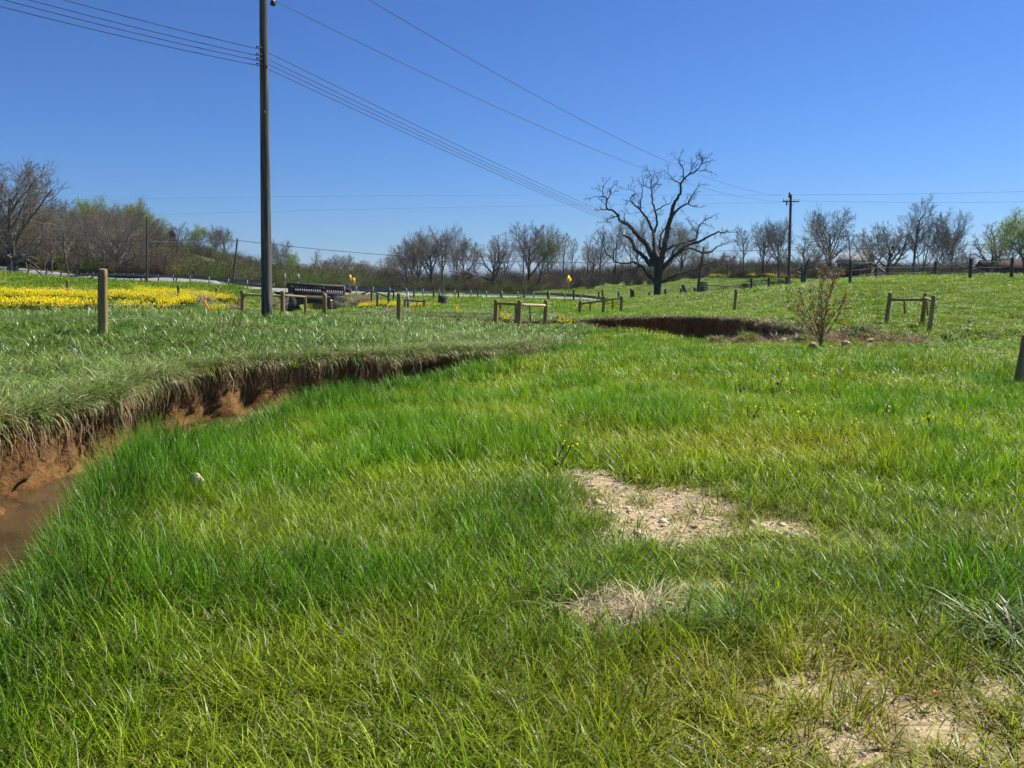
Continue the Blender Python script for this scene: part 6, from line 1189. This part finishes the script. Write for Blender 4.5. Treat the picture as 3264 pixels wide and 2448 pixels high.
# ---- orange stake, ribbon stake and red scrap
m_or = mat_noise('orange_paint', [(.4, (.80, .11, .02)), (.6, (.9, .17, .03))], 6, .6, .1); a = np.array(P(675, 1006, 44)); b_ = np.array(P(651, 955, 44)); d_ = b_ - a; L = np.linalg.norm(d_); mb = MB(); mb.add([(-.05, -.02, 0), (.05, -.02, 0), (.05, .02, 0), (-.05, .02, 0), (-.05, -.02, L * .95), (.05, -.02, L * .95), (.05, .02, L * .95), (-.05, .02, L * .95), (0, 0, L)], [[(0, 3, 2, 1), (0, 1, 5, 4), (1, 2, 6, 5), (2, 3, 7, 6), (3, 0, 4, 7)], [(4, 5, 8), (5, 6, 8), (6, 7, 8), (7, 4, 8)]])
o = to_obj(mb, 'survey_stake', m_or, a, 'leaning orange survey stake against the orange bank', 'stake', smooth=False); o.rotation_euler = Vector(d_).to_track_quat('Z', 'Y').to_euler()
c = np.array(P(760, 950, 56)); rs_ = thing('ribbon_stake', 'thin stake with an orange ribbon among the yellow flowers', 'stake', c); mb = MB(); mb.box((0, 0, -.25), (.03, .03, 1.0)); mb.build('stake', m_old, rs_); mb = MB(); mb.box((.02, -.02, .1), (.035, .008, .28)); mb.build('ribbon', m_or, rs_)
x, y = G(2980, 2200, .05); mb = MB(); mb.add([(-.009, 0, 0), (.008, -.004, .002), (.011, .006, .009), (-.002, .008, .014), (-.011, .004, .008)], [[(0, 1, 2), (0, 2, 3), (0, 3, 4)]]); o = to_obj(mb, 'plastic_scrap', mat_noise('red_plastic', [(.4, (.5, .02, .03)), (.6, (.7, .05, .06))], 5, .4, 0), (x, y, gz(x, y) + .05), 'tiny red scrap caught in the thin turf', 'scrap', smooth=False); sm = o.modifiers.new('thickness', 'SOLIDIFY'); sm.thickness = .002
# ---- stump, snag and brush by the bridge
c = ground_pt(1411, 84); st = thing('tree_stump', 'dark broad tree stump with twigs sprouting from its top', 'stump', c); H = P(1411, 944, 84).z - c[2]; mb = log_mesh((0, 0, -.2), (0.03, 0, H), .46, .37, 18, 7, 5, None, .12, False); mb.build('trunk', m_barkd, st, True); mb = MB(); mb.lathe([(0, H + .03), (.2, H + .035), (.35, H + .02), (.36, H - .01)], (.03, 0, 0), 18); mb.build('cut_face', m_old, st)
g = np.random.default_rng(4); mb = MB()
for k in range(16): p0 = np.array((g.normal(0, .2), g.normal(0, .15), H)); mb.tube([p0, p0 + np.array((g.normal(0, .1), g.normal(0, .1), g.uniform(.2, .6))), p0 + np.array((g.normal(-.1, .25), g.normal(0, .2), g.uniform(.5, 1.1)))], [.016, .011, .005], 4)
mb.build('sprouts', m_twigr, st)
for k, (sx, sy) in enumerate(((.5, -.1), (-.45, .1), (.1, -.4))): log_mesh((sx * .6, sy * .6, .25), (sx * 1.7, sy * 1.7, -.15), .13, .05, 8, 4, k).build('root', m_barkd, st, True)
def brush(label, px, Y, w, h, n, mat, lenr, name='brush_pile', cat='brush', seed=0):
    c = ground_pt(px, Y); g = np.random.default_rng(seed + 90); P0 = []; Rr = []
    for k in range(n):
        p = np.array((g.normal(0, w / 2), g.normal(0, w / 3), abs(g.normal(0, h * .3)))); d = g.normal(0, 1, 3) * np.array((1, 1, .7)); d[2] = abs(d[2]) * 1.1; d /= np.linalg.norm(d); L = g.uniform(*lenr); P0.append([p, p + d * L * .5 + g.normal(0, .05, 3), p + d * L + g.normal(0, .08, 3)]); Rr.append(np.array([1, .7, .3]) * g.uniform(.012, .03))
    v, q = tube_arrays(np.array(P0), np.array(Rr), 4); mb = MB(); mb.add(v, [q]); return to_obj(mb, name, mat, c, label, cat, smooth=False)
m_dry = mat_noise('bleached_brush', [(.3, (.26, .19, .12)), (.6, (.42, .33, .23)), (.8, (.52, .43, .31))], 3, .9, 0)
brush('heap of bleached flood brush at the wing wall of the bridge', 1155, 92, 1.5, 1.2, 420, m_dry, (.5, 1.6), seed=1); brush('dry brush on the slope beside the bridge abutment', 870, 92, 1.0, .9, 220, m_dry, (.4, 1.2), seed=2); brush('dry pale weeds above the orange bank beside the stake', 625, 57, .9, .5, 170, m_dry, (.3, .8), seed=3); brush('small heap of dry sticks behind the low brace', 1325, 82, .5, .3, 90, m_dry, (.3, .7), seed=4); brush('wispy dead weeds at the edge of the thin dark bank', 1905, 40.2, .5, .25, 110, m_dry, (.2, .6), seed=5); brush('dead weeds and roots above the dark hole', 1255, 49, 1.0, .2, 130, m_dry, (.2, .5), seed=6)
mb = MB(); g = np.random.default_rng(6); sn = ground_pt(1297, 80)
for k in range(5): p0 = np.array((g.normal(0, .08), g.normal(0, .06), -.1)); mb.tube([p0, p0 + np.array((g.normal(0, .08), 0, .55)), p0 + np.array((g.normal(.0, .12), g.normal(0, .1), g.uniform(.9, 1.5)))], [.09, .075, .03], 7)
to_obj(mb, 'bleached_snag', mat_noise('bleached_wood', [(.35, (.35, .34, .33)), (.65, (.72, .70, .67))], 7, .9, .2), sn, 'white bleached snag standing behind the low brace', 'snag')
# ---- person in the stream bed by the bridge
def person(label, px, Y, hgt, rz):
    J = {'pel': (0, 0, .95, .135), 'bel': (0, .0, 1.08, .13), 'che': (0, .0, 1.30, .145), 'nec': (0, .0, 1.47, .06), 'hed': (0, -.015, 1.58, .075), 'top': (0, -.01, 1.70, .085)}
    E = [('pel', 'bel'), ('bel', 'che'), ('che', 'nec'), ('nec', 'hed'), ('hed', 'top')]
    for s, n_ in ((-1, 'l'), (1, 'r')):
        J.update({'hip' + n_: (s * .10, 0, .88, .10), 'kne' + n_: (s * .13, -.04 * s, .48, .062), 'ank' + n_: (s * .15, .02, .09, .042), 'toe' + n_: (s * .17, -.15, .04, .04), 'sho' + n_: (s * .19, 0, 1.40, .062)})
        E += [('pel', 'hip' + n_), ('hip' + n_, 'kne' + n_), ('kne' + n_, 'ank' + n_), ('ank' + n_, 'toe' + n_), ('che', 'sho' + n_)]
    arm = {'l': [(-.30, .02, 1.16, .045), (-.38, -.16, .98, .034), (-.42, -.24, .96, .03)], 'r': [(.36, .05, 1.17, .045), (.20, -.12, 1.03, .034), (.13, -.17, 1.02, .03)]}
    for n_, ch in arm.items():
        prev = 'sho' + n_
        for k, c in enumerate(ch): J['a%d%s' % (k, n_)] = c; E.append((prev, 'a%d%s' % (k, n_))); prev = 'a%d%s' % (k, n_)
        w_ = np.array(ch[2][:3]); f = w_ - np.array(ch[1][:3]); f /= np.linalg.norm(f); u = np.cross(f, (0, 0, 1)); u /= np.linalg.norm(u); up = np.cross(u, f)
        for k, (o_, l_) in enumerate(((-.032, .06), (-.011, .075), (.011, .078), (.032, .068))):
            a = w_ + f * .055 + u * o_; b_ = a + f * l_ * .55 - up * .01; c = b_ + f * l_ * .35 - up * .025
            for q, p_ in enumerate((a, b_, c)): J['f%d%d%s' % (k, q, n_)] = (*p_, .0095 - .001 * q); E.append((prev if q == 0 else 'f%d%d%s' % (k, q - 1, n_), 'f%d%d%s' % (k, q, n_)))
        a = w_ + f * .02 - u * .045; b_ = a + f * .045 - u * .015
        for q, p_ in enumerate((a, b_)): J['t%d%s' % (q, n_)] = (*p_, .0105); E.append((prev if q == 0 else 't0%s' % n_, 't%d%s' % (q, n_)))
    names = list(J); me = bpy.data.meshes.new('body'); me.from_pydata([J[n_][:3] for n_ in names], [(names.index(a), names.index(b_)) for a, b_ in E], []); tmp = bpy.data.objects.new('body_tmp', me); C.objects.link(tmp)
    sm = tmp.modifiers.new('skin', 'SKIN')
    for k, n_ in enumerate(names): me.skin_vertices[0].data[k].radius = (J[n_][3],) * 2; me.skin_vertices[0].data[k].use_root = n_ == 'pel'
    ss = tmp.modifiers.new('sub', 'SUBSURF'); ss.levels = 2; ss.render_levels = 2
    bpy.context.view_layer.update(); bm_ = bpy.data.meshes.new_from_object(tmp.evaluated_get(bpy.context.evaluated_depsgraph_get())); bpy.data.objects.remove(tmp)
    skin = mat_noise('skin', [(.4, (.42, .24, .17)), (.6, (.5, .3, .21))], 5, .6, 0); navy = mat_noise('navy_cloth', [(.4, (.015, .02, .09)), (.6, (.025, .035, .14))], 5, .9, 0); trou = mat_noise('dark_trousers', [(.4, (.03, .02, .018)), (.6, (.06, .04, .035))], 5, .9, 0); vest = mat_noise('orange_vest', [(.4, (.65, .13, .04)), (.6, (.8, .2, .07))], 5, .8, 0)
    for m_ in (skin, navy, trou): bm_.materials.append(m_)
    hands = [np.array(arm[n_][2][:3]) for n_ in arm]; wr = [np.array(arm[n_][1][:3]) for n_ in arm]; co = [v.co.copy() for v in bm_.vertices]; vf = []
    for p_ in bm_.polygons:
        c = np.array(p_.center); p_.use_smooth = True; hnd = min(np.linalg.norm(c - h_) for h_ in hands) < .11 and min(np.linalg.norm(c - h_) for h_ in wr) > .05; p_.material_index = 0 if c[2] > 1.46 or hnd else 2 if c[2] < .98 and abs(c[0]) < .28 else 1
        if .99 < c[2] < 1.45 and abs(c[0]) < .185 and not hnd: vf.append(p_.index)
    t = thing('person', label, 'person', ground_pt(px, Y), rz); s = hgt / 1.8; t.scale = (s, s, s); body = bpy.data.objects.new('body', bm_); link(body, t)
    used = sorted({v for k in vf for v in bm_.polygons[k].vertices}); mp_ = {v: k for k, v in enumerate(used)}; mb = MB(); mb.add([np.array(co[v]) + np.array(bm_.vertices[v].normal) * .018 for v in used], [[[mp_[v] for v in bm_.polygons[k].vertices]] for k in vf]); mb.build('vest', vest, t, True)
    mb = MB(); mb.lathe([(.135, 1.685), (.12, 1.70), (.118, 1.75), (.10, 1.80), (.05, 1.835), (0, 1.84)], (0, -.01, 0), 18); mb.lathe([(.118, 1.69), (.15, 1.682), (.15, 1.69), (.118, 1.702)], (0, -.03, 0), 18); mb.build('hard_hat', mat_noise('white_plastic', [(.4, (.78, .78, .78)), (.6, (.85, .85, .85))], 4, .4, 0), t, True)
    mb = MB(); mb.lathe([(0, -.02), (.012, -.014), (.014, 0), (.006, .02), (0, .026)], (0, -.105, 1.60), 8); o = mb.build('nose', skin, t, True)
    for sx in (-1, 1):
        mb = MB(); mb.lathe([(0, -.008), (.009, 0), (0, .008)], (sx * .032, -.088, 1.63), 8); mb.build('eye', m_blk, t, True); mb = MB(); mb.lathe([(0, -.03), (.016, 0), (0, .03)], (sx * .088, .0, 1.60), 8); mb.build('ear', skin, t, True)
    mb = MB(); mb.box((0, -.092, 1.545), (.045, .012, .008)); mb.build('mouth', mat_noise('lips', [(.4, (.3, .1, .09)), (.6, (.35, .12, .1))], 5, .6, 0), t); return t
person('person in a white hard hat and orange vest standing before the bridge', 1055, 94, 1.74, R(12))

for k_, (px_, Y_, s_) in enumerate(((2650, 25.4, .11), (2505, 27.6, .10), (2700, 26.6, .12), (2780, 27.6, .09), (2450, 30.4, .12))):
    p_ = ground_pt(px_, Y_); stone('pale broken rock on the eroded mound by the bush', p_[0], p_[1], s_, k_, 'rocks on the eroded mound', (1.2, .8, .8), up=.05)

# ================================================================== AIR
hz = MB(); hz.box((0, 2500, 76), (18600, 13600, 168)); m_hz = bpy.data.materials.new('haze'); m_hz.use_nodes = True; hn = m_hz.node_tree; hn.nodes.remove(hn.nodes['Principled BSDF']); pv = hn.nodes.new('ShaderNodeVolumePrincipled')
pv.inputs['Color'].default_value = (.72, .84, 1, 1); pv.inputs['Density'].default_value = 1.0e-4; pv.inputs['Anisotropy'].default_value = .2; hn.links.new(pv.outputs[0], hn.nodes['Material Output'].inputs['Volume'])
o = hz.build('haze', m_hz); tag(o, 'thin blue air over the valley', None, None, 'stuff')
